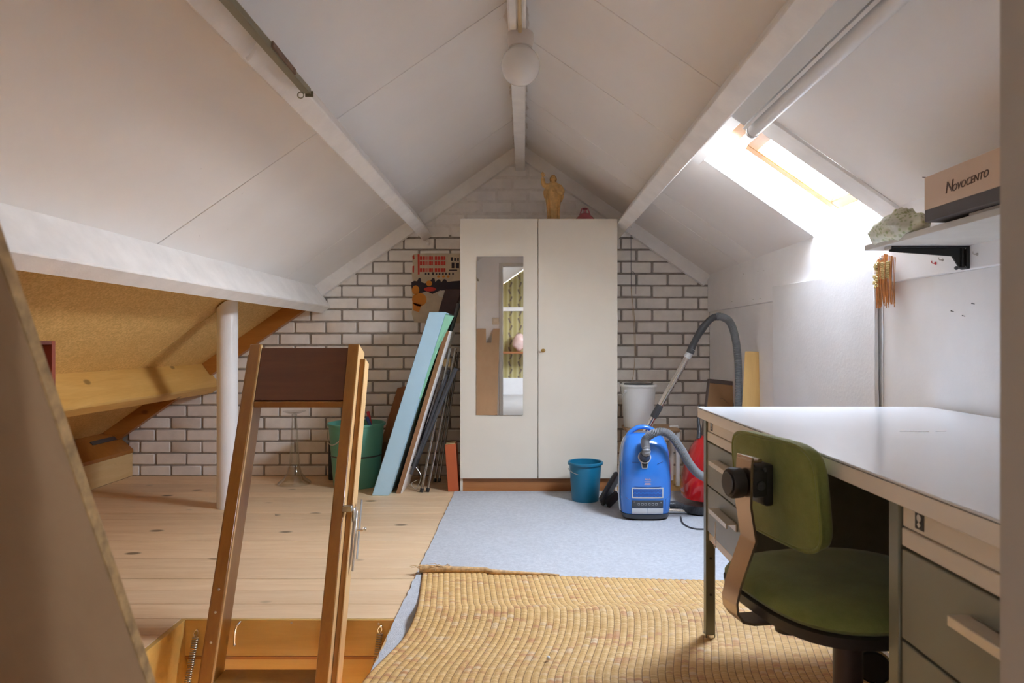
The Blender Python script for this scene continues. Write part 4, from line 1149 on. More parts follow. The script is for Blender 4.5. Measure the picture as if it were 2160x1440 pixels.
MB().tube([W(790, 945, 4.60), W(781, 897, 4.63), W(774, 880, 4.65)], .012, 10).build('ferrule', plain('blue_plastic', (.03, .10, .38), .35), br_)
bl_ = MB().box((W(694, 0, 4.80).x, 4.78, 0), (W(712, 0, 4.80).x, 4.83, .265), .006)
bl_.box((W(694, 0, 4.80).x + .006, 4.775, .05), (W(712, 0, 4.80).x - .01, 4.782, .2), .002)
tag(bl_.build('black_case', M_BLACK), 'narrow black case standing behind the sea-green tub', 'case')
def clear(name):
    t = NT(name); t.n.remove(t.b)
    tr = t.node('ShaderNodeBsdfTransparent'); tr.inputs[0].default_value = (.975, .98, .975, 1)
    gl = t.node('ShaderNodeBsdfGlossy'); gl.inputs['Roughness'].default_value = .03
    fr = t.node('ShaderNodeLayerWeight'); fr.inputs[0].default_value = .28
    mx = t.node('ShaderNodeMixShader'); t.link(t.math('ADD', t.math('MULTIPLY', fr.outputs[1], .5), .035, True), mx.inputs[0])
    t.link(tr.outputs[0], mx.inputs[1]); t.link(gl.outputs[0], mx.inputs[2]); t.link(mx.outputs[0], t.out.inputs[0]); return t.m
M_CLEAR = clear('clear_glass')
y = 4.66; vc = W(621, 0, y)
va = thing('glass_vase', 'tall clear glass candle stand with a flared foot, on the planks', 'vase', (vc.x, y, 0))
outer = [(.108, .0), (.110, .005), (.104, .016), (.076, .035), (.048, .075), (.036, .13), (.031, .20), (.027, .27), (.026, .30), (.0255, .305), (.024, .33), (.0235, .37), (.021, .372), (.0185, .41), (.0165, .43), (.018, .45), (.018, .468)]
MB().lathe(outer + [(r - .0035, z + .002) for r, z in outer[::-1]], 40, (vc.x, y, 0), closed=True).build('stem', M_CLEAR, va)
MB().lathe([(.014, .466), (.03, .470), (.072, .486), (.074, .489), (.03, .476), (0, .474), (0, .468)], 40, (vc.x, y, 0)).build('dish', M_CLEAR, va)

# ---------------------------------------------------------------- blue vacuum cleaner, parked upright
M_VBLUE = plain('glossy_blue', (.035, .20, .66), .16, var=.04, vscale=3, Coat_Weight=.6, Coat_Roughness=.06)
M_VDARK = plain('anthracite', (.055, .056, .06), .35, var=.1)
M_SILV = plain('silver_plastic', (.62, .63, .63), .28, .35)
M_HOSE = plain('grey_hose', (.27, .275, .285), .38, .15, var=.06)
VX, VY, VZ = W(1359, 0, 3.76).x, 3.76, .0065
vac = thing('vacuum_cleaner', 'blue canister vacuum cleaner parked upright, hose looping over it', 'vacuum', (VX, VY, VZ))
secs = [(VX, VY, VZ + .028, .126, .085, 3.2), (VX, VY, VZ + .05, .131, .098, 3.4), (VX, VY, VZ + .12, .136, .104, 3.6), (VX, VY, VZ + .22, .136, .106, 3.6), (VX, VY, VZ + .30, .133, .104, 3.4),
        (VX, VY + .004, VZ + .36, .127, .098, 3.2), (VX, VY + .010, VZ + .40, .117, .088, 3.0), (VX, VY + .016, VZ + .43, .104, .074, 2.8), (VX, VY + .02, VZ + .447, .085, .058, 2.6), (VX, VY + .022, VZ + .455, .05, .04, 2.4)]
body = MB().loft(secs, 56); body.build('body', M_VBLUE, vac)
def vfront(x, z):
    """y of the front skin at the point (x, z) of the body"""
    zz = z
    for a, b in zip(secs, secs[1:]):
        if a[2] <= zz <= b[2]:
            t_ = (zz - a[2]) / (b[2] - a[2]); rx, ry, p, cy = [a[i] + (b[i] - a[i]) * t_ for i in (3, 4, 5, 1)]
            u = min(.999, abs(x - VX) / rx); return cy - ry * (1 - u ** p) ** (1 / p)
    return VY - .09
def vpanel(x0, x1, z0, z1, m, name, parent=None, th=.003, n=10, out=.001, chamf=0.):
    """thin moulding that follows the front skin"""
    mb = MB(); bm_ = bmesh.new(); g = []
    for layer in (out + th, -.004):
        rows = []
        for j in range(5):
            z = z0 + (z1 - z0) * j / 4; row = []
            for i in range(n + 1):
                x = x0 + (x1 - x0) * i / n; row.append(bm_.verts.new((VX + x, vfront(VX + x, VZ + z) - layer, VZ + z)))
            rows.append(row)
        g.append(rows)
    F_, B_ = g
    for rows, fl in ((F_, 1), (B_, 0)):
        for j in range(4):
            for i in range(n):
                q_ = (rows[j][i], rows[j][i + 1], rows[j + 1][i + 1], rows[j + 1][i]); bm_.faces.new(q_ if fl else q_[::-1])
    loop = lambda r: r[0] + [r[j][n] for j in range(1, 5)] + r[4][n - 1::-1] + [r[j][0] for j in range(3, 0, -1)]
    a, b = loop(F_), loop(B_); k = len(a)
    for i in range(k): bm_.faces.new((a[i], a[(i + 1) % k], b[(i + 1) % k], b[i]))
    mb._add(bm_); return mb.build(name, m, parent or vac)
MB().loft([(VX, VY, VZ + .0, .105, .07, 3.2), (VX, VY, VZ + .012, .124, .088, 3.2), (VX, VY, VZ + .034, .131, .094, 3.3), (VX, VY, VZ + .036, .120, .085, 3.2)], 48).build('bumper', M_VDARK, vac)
# silver seam round the edge of the shell
sm_ = []
for sg in (-1, 1):
    pth = [(VX + sg * (s_[3] - .0005), s_[1] + .012, s_[2]) for s_ in secs[:8]]
    MB().tube(spline(pth, 4), .0045, 8).build('side_trim', M_SILV, vac)
vpanel(-.083, .083, .124, .180, M_SILV, 'grille_frame', th=.0025)
gi = vpanel(-.077, .077, .130, .174, plain('deep_blue', (.012, .06, .28), .3), 'grille', th=.0032)
mb = MB()
for r in range(6):
    for k in range(23):
        x = -.074 + k * .0067 + (.0034 if r % 2 else 0); z = .134 + r * .0072
        if abs(x) < .075: mb.ball((VX + x, vfront(VX + x, VZ + z) - .0052, VZ + z), .0027, 6, (1, .5, 1.1))
o = mb.build('honeycomb', M_VBLUE, gi); o['kind'] = 'stuff'
cpn = vpanel(-.082, .082, .073, .112, M_VDARK, 'control_panel', th=.003)
pdl = vpanel(-.082, .0, .040, .070, M_SILV, 'pedal', th=.005); pdl = vpanel(.0015, .082, .040, .070, M_SILV, 'pedal', th=.005)
M_PRINT = plain('pale_print', (.55, .56, .58), .5); M_PRINTO = plain('copper_print', (.62, .40, .34), .4)
VT = lambda x, z, d=.0046: Matrix.Translation((VX + x, vfront(VX + x, VZ + z) - d, VZ + z)) @ Matrix.Rotation(math.pi / 2, 4, 'X')
for txt, x, z, s_ in (('–', -.070, .105, .016), ('+', .070, .100, .016)):
    lettering(txt, s_, VT(x, z), M_PRINTO if txt == '–' else M_PRINT, cpn)
for i, (x, w_) in enumerate(((-.047, .010), (-.028, .012), (-.012, .010), (.010, .009), (.027, .011), (.045, .012))):
    mb = MB(); yv = vfront(VX + x, VZ + .092) - .0046
    mb.box((VX + x - w_ / 2, yv, VZ + .087), (VX + x - w_ / 2 + .0012, yv + .001, VZ + .098)); mb.box((VX + x + w_ / 2 - .0012, yv, VZ + .087), (VX + x + w_ / 2, yv + .001, VZ + .098))
    mb.box((VX + x - w_ / 2, yv, VZ + .0965), (VX + x + w_ / 2, yv + .001, VZ + .098)); mb.box((VX + x - w_ / 2, yv, VZ + .087), (VX + x + w_ / 2, yv + .001, VZ + .0885))
    o = mb.build('symbol', M_PRINT, cpn); o['kind'] = 'stuff'
lettering('Miele', .0145, VT(0, .222, .0006), M_PRINTO, vac, shear=.2)
for z, w_ in ((.211, .036), (.203, .030), (.196, .034)):
    MB().box((VX - w_ / 2, vfront(VX, VZ + z) - .0008, VZ + z - .0012), (VX + w_ / 2, vfront(VX, VZ + z) + .001, VZ + z + .0012)).build('print_line', M_PRINTO, vac)
# panel gaps of the lid
def gap(pts):
    p = spline([(VX + x, vfront(VX + x, VZ + z) + .0004, VZ + z) for x, z in pts], 6)
    return MB().tube(p, .0014, 5).build('seam', plain('seam_blue', (.015, .07, .25), .4), vac)
gap([(-.131, .31), (-.08, .312), (-.045, .31)]); gap([(.131, .31), (.08, .314), (.05, .302)]); gap([(-.134, .186), (-.07, .184), (.0, .183), (.07, .184), (.134, .19)])
gap([(.096, .115), (.118, .130), (.132, .148)]); gap([(-.132, .128), (-.112, .124), (-.09, .112)]); gap([(.095, .05), (.096, .115)])
# handle bow on top
hb = spline([(VX - .098, VY + .01, VZ + .415), (VX - .075, VY + .012, VZ + .455), (VX - .035, VY + .012, VZ + .482), (VX + .01, VY + .012, VZ + .484), (VX + .045, VY + .012, VZ + .470), (VX + .075, VY + .012, VZ + .445)], 6)
MB().tube(hb, .0155, 14, flat=.8).build('carry_handle', M_VBLUE, vac)
# hose socket
pc = Vector((VX - .016, vfront(VX - .016, VZ + .34), VZ + .338))
MB().lathe([(.030, -.004), (.034, .0), (.034, .008), (.029, .010)], 28, pc, Matrix.Rotation(math.radians(70), 3, 'X'), closed=True).build('socket_ring', M_SILV, vac)
ax = Vector((0, -.80, .60)).normalized()
so = MB().tube([pc + Vector((0, .012, -.004)), pc + ax * .022, pc + ax * .05], [.030, .028, .0245], 24).build('hose_socket', M_VDARK, vac)
MB().prism([(pc.x - .021, pc.z - .022), (pc.x + .021, pc.z - .022), (pc.x + .014, pc.z - .058), (pc.x - .014, pc.z - .058)], 'y', pc.y - .012, pc.y + .01, .002).build('latch_frame', M_SILV, vac)
MB().prism([(pc.x - .016, pc.z - .022), (pc.x + .016, pc.z - .022), (pc.x + .010, pc.z - .053), (pc.x - .010, pc.z - .053)], 'y', pc.y - .015, pc.y + .01, .002).build('latch', M_BLACK, vac)
# ribbed hose: socket, over the top, down behind the desk, up again and over to the grip
h0 = pc + ax * .045
hp = spline([h0, h0 + ax * .03 + Vector((0, 0, .006)), W(1362, 926, 3.64), W(1386, 911, 3.62), W(1412, 916, 3.62), W(1437, 948, 3.62), W(1456, 980, 3.63), W(1478, 1002, 3.66), W(1512, 1008, 3.75),
             W(1543, 960, 3.86), W(1556, 880, 3.92), W(1558, 800, 3.94), W(1555, 740, 3.96), W(1548, 700, 3.99), W(1538, 677, 4.02), W(1522, 668, 4.05), W(1512, 667.5, 4.065)], 12)
hp = resample(hp, .0031)
MB().tube(hp, [.0205 + .0026 * (1 if i % 2 else -1) for i in range(len(hp))], 14).build('hose', M_HOSE, vac)
gp = spline([W(1519, 667, 4.06), W(1502, 671, 4.075), W(1486, 687, 4.085), W(1473, 706, 4.09), W(1462, 727, 4.10), W(1455, 745, 4.10)], 8)
MB().tube(gp, [.0235 - .004 * abs(math.sin(i / 6)) for i in range(len(gp))], 16).build('hand_grip', M_VDARK, vac)
t0, t1, t2 = W(1456, 742, 4.10), W(1385, 868, 4.12), W(1296, 1024, 4.15)
MB().tube([t0, t1], .0185, 18).build('upper_tube', M_CHROME, vac)
MB().tube([t1, t2], .0165, 18).build('lower_tube', M_CHROME, vac)
dd = (t1 - t0).normalized()
MB().tube([t0 - dd * .02, t0 + dd * .04], .0205, 18).build('collar', M_SILV, vac)
sl = MB().tube([t1 - dd * .045, t1 - dd * .03, t1 + dd * .03, t1 + dd * .04], [.019, .022, .022, .019], 18); sl.bar(t1 - dd * .03 + Vector((.012, -.018, 0)), t1 + dd * .03 + Vector((.012, -.018, 0)), .014, .012, up=(0, 1, 0), bev=.003)
sl.build('slide_catch', M_VDARK, vac)
mb = MB()
for i in range(10): mb.ball(t1 - dd * (.07 + i * .026) + Vector((.012, -.0125, -.006)), .0032, 6)
o = mb.build('notch', M_DKGREY, vac); o['kind'] = 'stuff'
n0, n1 = W(1303, 1000, 4.06), W(1268, 1076, 3.98); n1.z = .03
MB().bar(n0, n1, .085, .03, up=(.9, 0, .4), bev=.010).build('floor_nozzle', M_VDARK, vac)
n2, n3 = W(1303, 1042, 4.02), W(1280, 1078, 3.95); n3.z = .03
MB().bar(n2, n3, .055, .024, up=(.9, 0, .4), bev=.008).build('nozzle_hinge', M_BLACK, vac)

# ---------------------------------------------------------------- red vacuum cleaner
M_VRED = plain('glossy_red', (.52, .012, .014), .15, var=.06, vscale=3, Coat_Weight=.6, Coat_Roughness=.06)
RXc, RYc = W(1487, 0, 4.06).x, 4.06
rv = thing('vacuum_cleaner', 'red vacuum cleaner half hidden behind the desk leg', 'vacuum', (RXc, RYc, .0065))
RT = Matrix.Translation((RXc, RYc, .0065)) @ Matrix.Rotation(math.radians(9), 4, 'Y')
def rl(mb): bmesh.ops.transform(mb.bm, matrix=RT, verts=mb.bm.verts[:]); return mb
rl(MB().loft([(0, 0, .03, .13, .10, 3), (0, 0, .06, .15, .115, 3), (0, 0, .14, .155, .12, 3), (0, 0, .24, .150, .118, 2.8), (0, .0, .32, .13, .105, 2.6), (0, .01, .375, .10, .085, 2.4), (0, .015, .40, .06, .05, 2.2)], 44)).build('body', M_VRED, rv)
rl(MB().loft([(.06, -.012, .028, .098, .098, 3), (.07, -.012, .08, .095, .116, 3), (.07, -.012, .16, .088, .118, 3), (.045, -.012, .20, .10, .118, 2.8), (.065, -.01, .26, .08, .116, 2.8), (.075, -.005, .33, .06, .100, 2.6), (.08, .01, .40, .03, .06, 2.4)], 40)).build('bumper_shell', M_VDARK, rv)
rl(MB().loft([(-.075, -.02, .03, .068, .10, 3), (-.075, -.02, .10, .074, .112, 2.6), (-.065, -.02, .15, .072, .112, 2.4), (-.05, -.02, .19, .05, .10, 2.2), (-.03, -.01, .205, .02, .06, 2)], 32)).build('front_flap', M_VRED, rv)
wc = RT @ Vector((.052, -.118, .098))
MB().lathe([(0, -.02), (.078, -.02), (.086, -.012), (.086, .006), (.078, .014), (.066, .015), (.064, .006), (0, .004)], 40, wc, Matrix.Rotation(math.radians(90), 3, 'X')).build('wheel', M_VDARK, rv)
hc = MB().lathe([(0, .0), (.063, .005), (.060, .014), (.03, .018), (0, .018)], 36, wc, Matrix.Rotation(math.radians(90), 3, 'X')).build('hub_cap', M_VRED, rv)
MB().box((wc.x - .06, wc.y - .0205, wc.z - .001), (wc.x + .06, wc.y - .012, wc.z + .0015)).build('hub_line', M_SILV, hc)
MB().tube(spline([W(1474, 925, 4.05), W(1475, 905, 4.07), W(1473, 885, 4.09), W(1475, 855, 4.11)], 6), [.014 - .0004 * i for i in range(19)], 12).build('tube', M_VDARK, rv)
hpr = resample(spline([W(1408, 1066, 3.90), W(1428, 1066, 3.86), W(1445, 1073, 3.83), W(1462, 1088, 3.80), W(1480, 1104, 3.78), W(1510, 1120, 3.80)], 10), .003)
for p in hpr: p.z = max(p.z, .032)
MB().tube(hpr, [.022 + .0015 * (1 if i % 2 else -1) for i in range(len(hpr))], 14).build('hose', M_VDARK, rv)
a_, b_ = W(1404, 1083, 3.84), W(1490, 1096, 3.80); a_.z = b_.z = .021
MB().tube([a_, b_], .0135, 14).build('suction_tube', M_CHROME, rv)
MB().tube(spline([W(1404, 1098, 3.80), W(1440, 1098, 3.72), W(1470, 1106, 3.68), W(1500, 1112, 3.70)], 6), .004, 8)
cp = spline([(W(1436, 0, 3.74).x, 3.74, .0105), (W(1440, 0, 3.62).x, 3.60, .0105), (W(1470, 0, 3.50).x, 3.50, .0105), (W(1530, 0, 3.52).x, 3.52, .0105)], 8)
tag(MB().tube(cp, .004, 8).build('power_cord', M_DKGREY), 'dark power cord curving over the carpet behind the desk leg', 'cord')

# ---------------------------------------------------------------- stool, white bucket, wires on the gable
stl = thing('stool', 'small stool with a worn wooden seat and white legs, behind the blue vacuum', 'stool', (W(1380, 0, 4.66).x, 4.66, 0))
q0, q1 = W(1322, 905, 4.52), W(1436, 905, 4.52)
M_SEATW = wood('worn_seat', (.50, .32, .17), (.38, .22, .11), 'x', .55, 1., .2, .04)
zs = q0.z
pts = [(q0.x, 4.53), (q0.x + .05, 4.50), (q1.x - .07, 4.49), (q1.x, 4.54), (q1.x + .0, 4.75), (q1.x - .03, 4.80), (q0.x + .03, 4.80), (q0.x, 4.76)]
MB().prism(pts, 'z', zs - .022, zs, .004).build('seat', M_SEATW, stl)
for x in (q0.x + .03, q1.x - .012):
    for yy in (4.56, 4.75):
        MB().box((x - .012, yy - .012, .0065 if x > -.4 else 0), (x + .012, yy + .012, zs - .022), .002).build('leg', M_WHITE, stl)
br2 = MB().box((q1.x - .055, 4.60, zs + .001), (q1.x - .005, 4.63, zs + .012), .002); br2.box((q1.x - .012, 4.60, zs - .10), (q1.x + .004, 4.63, zs + .012), .002)
br2.build('bracket', M_WHITE, stl)
y = 4.64; wc_ = W(1344, 0, y); wx = wc_.x - .0
wbk = bucket('bucket', 'white bucket standing on the stool beside the wardrobe', (wx + .008, y, zs + .001), .096, .117, .286, plain('white_bucket', (.88, .89, .87), .35, var=.02), M_STEEL)
MB().lathe([(0, .276), (.095, .276), (.098, .285), (.092, .292), (0, .292)], 32, (wx + .008, y + .0, zs + .001)).build('contents', M_DKGREY, wbk)
MB().ball((wx - .09, y - .082, zs + .245), .012, 12, (1, .6, 1)).tube(spline([(wx - .09, y - .09, zs + .247), (wx - .105, y - .088, zs + .225), (wx - .113, y - .07, zs + .20)], 6), .003, 6).build('handle', plain('white_handle', (.75, .75, .73), .35), wbk)
wi = MB().tube(spline([W(1331, 478, 4.90), W(1331, 530, 4.935), W(1331.5, 610, 4.938)], 6), .0018, 6)
wi.tube(spline([W(1332, 575, 4.935), W(1336, 573, 4.93), W(1341, 585, 4.93), W(1341.5, 620, 4.932)], 6), .0014, 6)
tag(wi.build('wire', M_DKGREY), 'thin dark wire hanging down the bricks right of the wardrobe', 'wire')
sg = MB().tube(spline([W(1331, 608, 4.936), W(1335, 640, 4.938), W(1339, 680, 4.938), W(1340, 740, 4.938), W(1336, 790, 4.93), W(1329, 812, 4.90)], 8), .0017, 6)
sg.tube(spline([W(1331, 606, 4.936), W(1333, 640, 4.938), W(1337, 690, 4.938), W(1339, 750, 4.938)], 6), .0012, 6)
tag(sg.build('string', plain('jute', (.48, .33, .17), .8)), 'jute string hanging from the dark wire into the white bucket', 'string')

# ---------------------------------------------------------------- picture frame, yellow plank, white panel
pf = thing('picture_frame', 'old picture frame turned to show its brown backing, behind the desk', 'picture frame', (1.15, 4.25, .0065))
def q3(px, py, y): return W(px, py, y)
FA = [W(1465, 1000, 4.20), W(1531, 1000, 4.28), W(1551, 805, 4.42), W(1494, 799, 4.36)]
FA[0].z = FA[1].z = .008
n_ = (FA[1] - FA[0]).cross(FA[3] - FA[0]).normalized()
if n_.y > 0: n_ = -n_
def inset(k, off): 
    c = sum(FA, Vector()) / 4; return [p.lerp(c, k) + n_ * off for p in FA]
MB().hexa(inset(.05, .006), inset(.05, -.006)).build('backing', plain('brown_card', (.40, .225, .10), .75, var=.1), pf)
o_, i_ = inset(0, .012), inset(.07, .012)
for k in range(4):
    a, b, c, d_ = o_[k], o_[(k + 1) % 4], i_[(k + 1) % 4], i_[k]
    MB().hexa([a, b, c, d_], [p - n_ * .022 for p in (a, b, c, d_)], .001).build('frame_bar', plain('dark_frame', (.13, .10, .085), .45) if k == 0 else bpy.data.materials['dark_frame'], pf)
MB().tube(spline([inset(.5, .003)[3], inset(.32, .006)[3].lerp(inset(.32, .006)[2], .5), inset(.4, .006)[2]], 4), .001, 5).build('hanging_wire', M_DKGREY, pf)
M_YEL = wood('yellow_plank', (.66, .43, .16), (.58, .36, .12), 'z', .4, 1., .0, .02)
ya = 3.86
A = [W(1553, 1020, ya), W(1594, 1020, ya), W(1605, 742, ya + .05), W(1571, 741, ya + .05)]
A[0].z = A[1].z = .0065
mb = MB().hexa(A, [p + Vector((.035, .03, 0)) for p in A], .002)
tag(mb.build('plank', M_YEL), 'short yellow wooden plank propped against the white side wall', 'plank')
wp = MB().hexa([(1.303, 2.565, .0065), (1.317, 2.565, .0065), (1.3045, 2.565, 1.222), (1.290, 2.565, 1.222)],
               [(1.303, 3.615, .0065), (1.317, 3.615, .0065), (1.3045, 3.615, 1.240), (1.290, 3.615, 1.240)], .002)
tag(wp.build('softboard_panel', plain('grey_white_softboard', (.78, .775, .77), .7, var=.03, bump=.35, bscale=70)), 'loose white softboard panel leaning on the side wall below the roof window', 'panel')

# ---------------------------------------------------------------- wall shelf with box and cloth
M_SHELF = plain('worn_white_shelf', (.66, .63, .58), .5, var=.08, vscale=6)
sh = thing('wall_shelf', 'worn white shelf on a black bracket, high on the window wall', 'shelf', (1.18, 1.3, 1.236))
MB().box((1.055, .47, 1.236), (1.3055, 2.154, 1.253), .001).build('board', M_SHELF, sh)
bk_ = thing('x', None, None); bpy.data.objects.remove(bk_)
M_IRON = plain('black_iron', (.028, .03, .032), .35, .4)
yb_ = 2.05
mb = MB().prism([(1.3035, 1.2345), (1.078, 1.2345), (1.078, 1.220), (1.262, 1.207), (1.284, 1.170), (1.3035, 1.170)], 'y', yb_ - .003, yb_ + .003, .0006)
bb = mb.build('bracket', M_IRON, sh)
MB().box((1.075, yb_ - .014, 1.2300), (1.3035, yb_ + .014, 1.2352), .0006).build('bracket_flange', M_IRON, bb)
mb = MB().box((1.2965, yb_ - .016, 1.168), (1.3055, yb_ + .016, 1.2352), .001); mb.tube([(1.290, yb_ - .008, 1.172), (1.290, yb_ - .008, 1.233)], .0035, 8); mb.build('bracket_plate', M_IRON, bb)
MB().tube([(1.3035, yb_ - .01, 1.172), (1.264, yb_ - .018, 1.170)], .003, 8).ball((1.264, yb_ - .018, 1.170), .006, 10).build('screw', M_DKGREY, bb)
for z in (1.229, 1.174): MB().ball((1.2962, yb_ - .008, z), .0042, 8).build('screw_head', M_CHROME, bb)
MB().box((1.070, yb_ - .015, 1.226), (1.076, yb_ + .015, 1.2352), .0006).build('bracket_tip', M_STEEL, bb)
M_CARD = plain('pale_brown_card', (.66, .48, .345), .6, var=.04); M_CARDD = plain('dark_brown_band', (.085, .068, .064), .5, var=.08)
bx = thing('cardboard_box', 'pale brown cardboard box with a dark band and brown lettering, on the shelf', 'box', (1.15, 1.5, 1.262))
z0, z1 = 1.262, 1.378
MB().box((1.034, 1.02, z0 + .031), (1.285, 1.795, z1), .0012).build('carton', M_CARD, bx)
MB().box((1.0345, 1.0205, z0), (1.2845, 1.7945, z0 + .031), .001).build('dark_band', M_CARDD, bx)
MB().hexa([(1.06, 1.795, z1 - .002), (1.10, 1.795, z1 - .002), (1.075, 1.83, z1 + .006), (1.04, 1.815, z1 + .005)], [(1.06, 1.795, z1), (1.10, 1.795, z1), (1.075, 1.83, z1 + .008), (1.04, 1.815, z1 + .007)]).build('lid_flap', M_CARDD, bx)
MX = Matrix.Translation((1.0335, 1.625, z0 + .066)) @ Matrix(((0, 0, -1, 0), (-1, 0, 0, 0), (0, 1, 0, 0), (0, 0, 0, 1)))
M_TXT = plain('dark_brown_print', (.10, .05, .03), .6)
lettering('N', .040, MX @ Matrix.Translation((-.066, .002, 0)) @ Matrix.Rotation(.05, 4, 'Z'), M_TXT, bx, shear=.25)
lettering('OVOCENTO', .0235, MX @ Matrix.Translation((.012, -.001, 0)) @ Matrix.Rotation(.05, 4, 'Z'), M_TXT, bx, shear=.25)
wsht = MB().box((1.062, .9, 1.2535), (1.26, 1.66, 1.2612), .001)
tag(wsht.build('white_sheet', M_LINING), 'white sheet lying between the shelf and the cardboard box', 'sheet')
def cloth_mat():
    t = NT('green_print_cloth'); v = t.coord(rnd=False)
    vo = t.n.new('ShaderNodeTexVoronoi'); vo.inputs['Scale'].default_value = 85; t.link(v, vo.inputs['Vector'])
    c = t.mix(t.ramp(vo.outputs[0], [(.25, 1.), (.5, 0.)]), (.70, .71, .58), (.40, .46, .24))
    c = t.mix(t.ramp(t.noise(v, 14, 3), [(.45, 0.), (.6, .7)]), c, (.72, .73, .68))
    t.base(c); t.set(Roughness=.8); return t.m
cm = MB().ball((1.080, 1.995, 1.280), .055, 40, (1.15, 2.3, .95))
cm.bm.normal_update()
for v in cm.bm.verts:
    n1 = noise.noise(v.co * 22 + Vector((3, 1, 7))); n2 = noise.noise(Vector((v.co.x * 70, v.co.y * 18, v.co.z * 60)))
    v.co -= v.normal * (.028 * abs(n1) + .009 * abs(n2))
cm.wobble(.014, 14, 3)
for v in cm.bm.verts:
    inside = v.co.x > 1.052
    v.co.z = max(v.co.z, 1.2535 if inside else 1.228)
    if not inside and v.co.z < 1.2535: v.co.x = min(v.co.x, 1.052)
    lim = RZ - RM * (v.co.x - RX) - .012
    v.co.z = min(v.co.z, lim)
    v.co.y = min(max(v.co.y, 1.832), 2.13)
tag(cm.build('crumpled_cloth', cloth_mat()), 'crumpled green and white patterned cloth on the shelf end', 'cloth')

# ---------------------------------------------------------------- fringed hanging, hooks and nails on the side wall
hg = thing('fringed_hanging', 'small wall hanging of orange fringe with gold beadwork, below the shelf', 'wall hanging', (1.30, 2.475, 1.07))
M_FRI = plain('orange_fringe', (.62, .27, .08), .5, var=.3, vscale=30, rnd=.15); M_GOLD = plain('gold_beads', (.80, .62, .27), .25, .6, var=.2)
mb = MB()
for i in range(46):
    u = i / 45; yy = 2.530 - .108 * u; top_z = 1.245 + .022 * (1 - abs(u - .55) * 1.8)
    gap_ = abs(u - .52) < .035
    bot = 1.085 + random.uniform(-.012, .012) + (.03 if gap_ else 0)
    x = 1.2955 - random.uniform(0, .014) - .008 * math.sin(math.pi * u)
    mb.tube([(x, yy, top_z), (x - .004, yy + random.uniform(-.002, .002), (top_z + bot) / 2), (x, yy + random.uniform(-.006, .006), bot)], .0014, 5)
o = mb.build('fringe', M_FRI, hg); o['kind'] = 'stuff'
pb_ = MB().hexa([(1.278, 2.500, 1.178), (1.278, 2.430, 1.174), (1.280, 2.428, 1.236), (1.280, 2.495, 1.244)], [(1.283, 2.500, 1.178), (1.283, 2.430, 1.174), (1.285, 2.428, 1.236), (1.285, 2.495, 1.244)], .002)
pd = pb_.build('bead_panel', M_GOLD, hg)
mb = MB()
for r in range(9):
    for k in range(10):
        mb.ball((1.277, 2.495 - k * .0068, 1.180 + r * .0066 + .002 * math.sin(k)), .0034, 6)
o = mb.build('bead', M_GOLD, hg); o['kind'] = 'stuff'
mb = MB()
for i in range(60):
    z = random.uniform(1.150, 1.238); mb.ball((1.276 - random.uniform(0, .006), 2.515 + random.uniform(-.014, .012), z), .0042, 6)
o = mb.build('bead_cluster', M_GOLD, hg); o['kind'] = 'stuff'
MB().ball((1.280, 2.488, 1.252), .007, 12).build('pearl', M_LINING, hg)
def hook(y_, z_, m, lab, L=.008, nm='hook'):
    p = Vector((1.3055, y_, z_))
    MBx = MB().tube(spline([p, p + Vector((-.010, 0, 0)), p + Vector((-.013, 0, .003)), p + Vector((-.013, 0, L))], 5), .0013, 8)
    MBx.tube([p, p + Vector((-.003, 0, 0))], .004, 8)
    return tag(MBx.build(nm, m), lab, 'hook')
q = 1.3055
def onwall(px, py): y_ = q * F / (px - CX); return y_, EYE - (py - CY) / F * y_
hook(*onwall(1974, 555), M_RED, 'red screw hook in the side wall under the shelf')
hook(*onwall(1989, 548), M_STEEL, 'steel hook in the side wall just right of the red hook')
hook(*onwall(2062, 536), M_STEEL, 'steel hook in the side wall right of the black bracket')
nl = [(1570, 578, 0), (1600, 572, 0), (1612, 571, 0), (1590, 632, 0), (1605, 630, 0), (1545, 636, 0)]
NL = ['first nail of the upper row in the white wall strip, nearest the gable', 'second nail of the upper row in the white wall strip', 'third nail of the upper row in the white wall strip, nearest the roof window', 'middle nail of the lower row in the white wall strip', 'last nail of the lower row in the white wall strip, beside the softboard panel', 'first nail of the lower row in the white wall strip, above the grey hose']
for (px, py, _), nlab in zip(nl, NL):
    y_, z_ = onwall(px, py)
    p = Vector((1.306, y_, z_)); o = MB().tube([p, p + Vector((-.006, 0, .001))], .0012, 6).ball(p + Vector((-.006, 0, .001)), .0022, 8).build('nail', M_STEEL)
    tag(o, nlab, 'nail', 'nails in the white wall strip')
for px, py, nlab in ((2012, 657, 'dark nail in the panel under the shelf, the one nearest the fringed hanging'), (2056, 641, 'dark nail in the panel under the shelf, the highest of three'), (2036, 667, 'dark nail in the panel under the shelf, the lowest of three')):
    y_ = 1.32 * F / (px - CX); z_ = EYE - (py - CY) / F * y_; p = Vector((1.3195, y_, z_))
    o = MB().tube([p, p + Vector((-.007, .001, .002))], .0011, 6).ball(p + Vector((-.007, .001, .002)), .002, 8).build('nail', M_DKGREY)
    tag(o, nlab, 'nail', 'nails in the panel below the shelf')

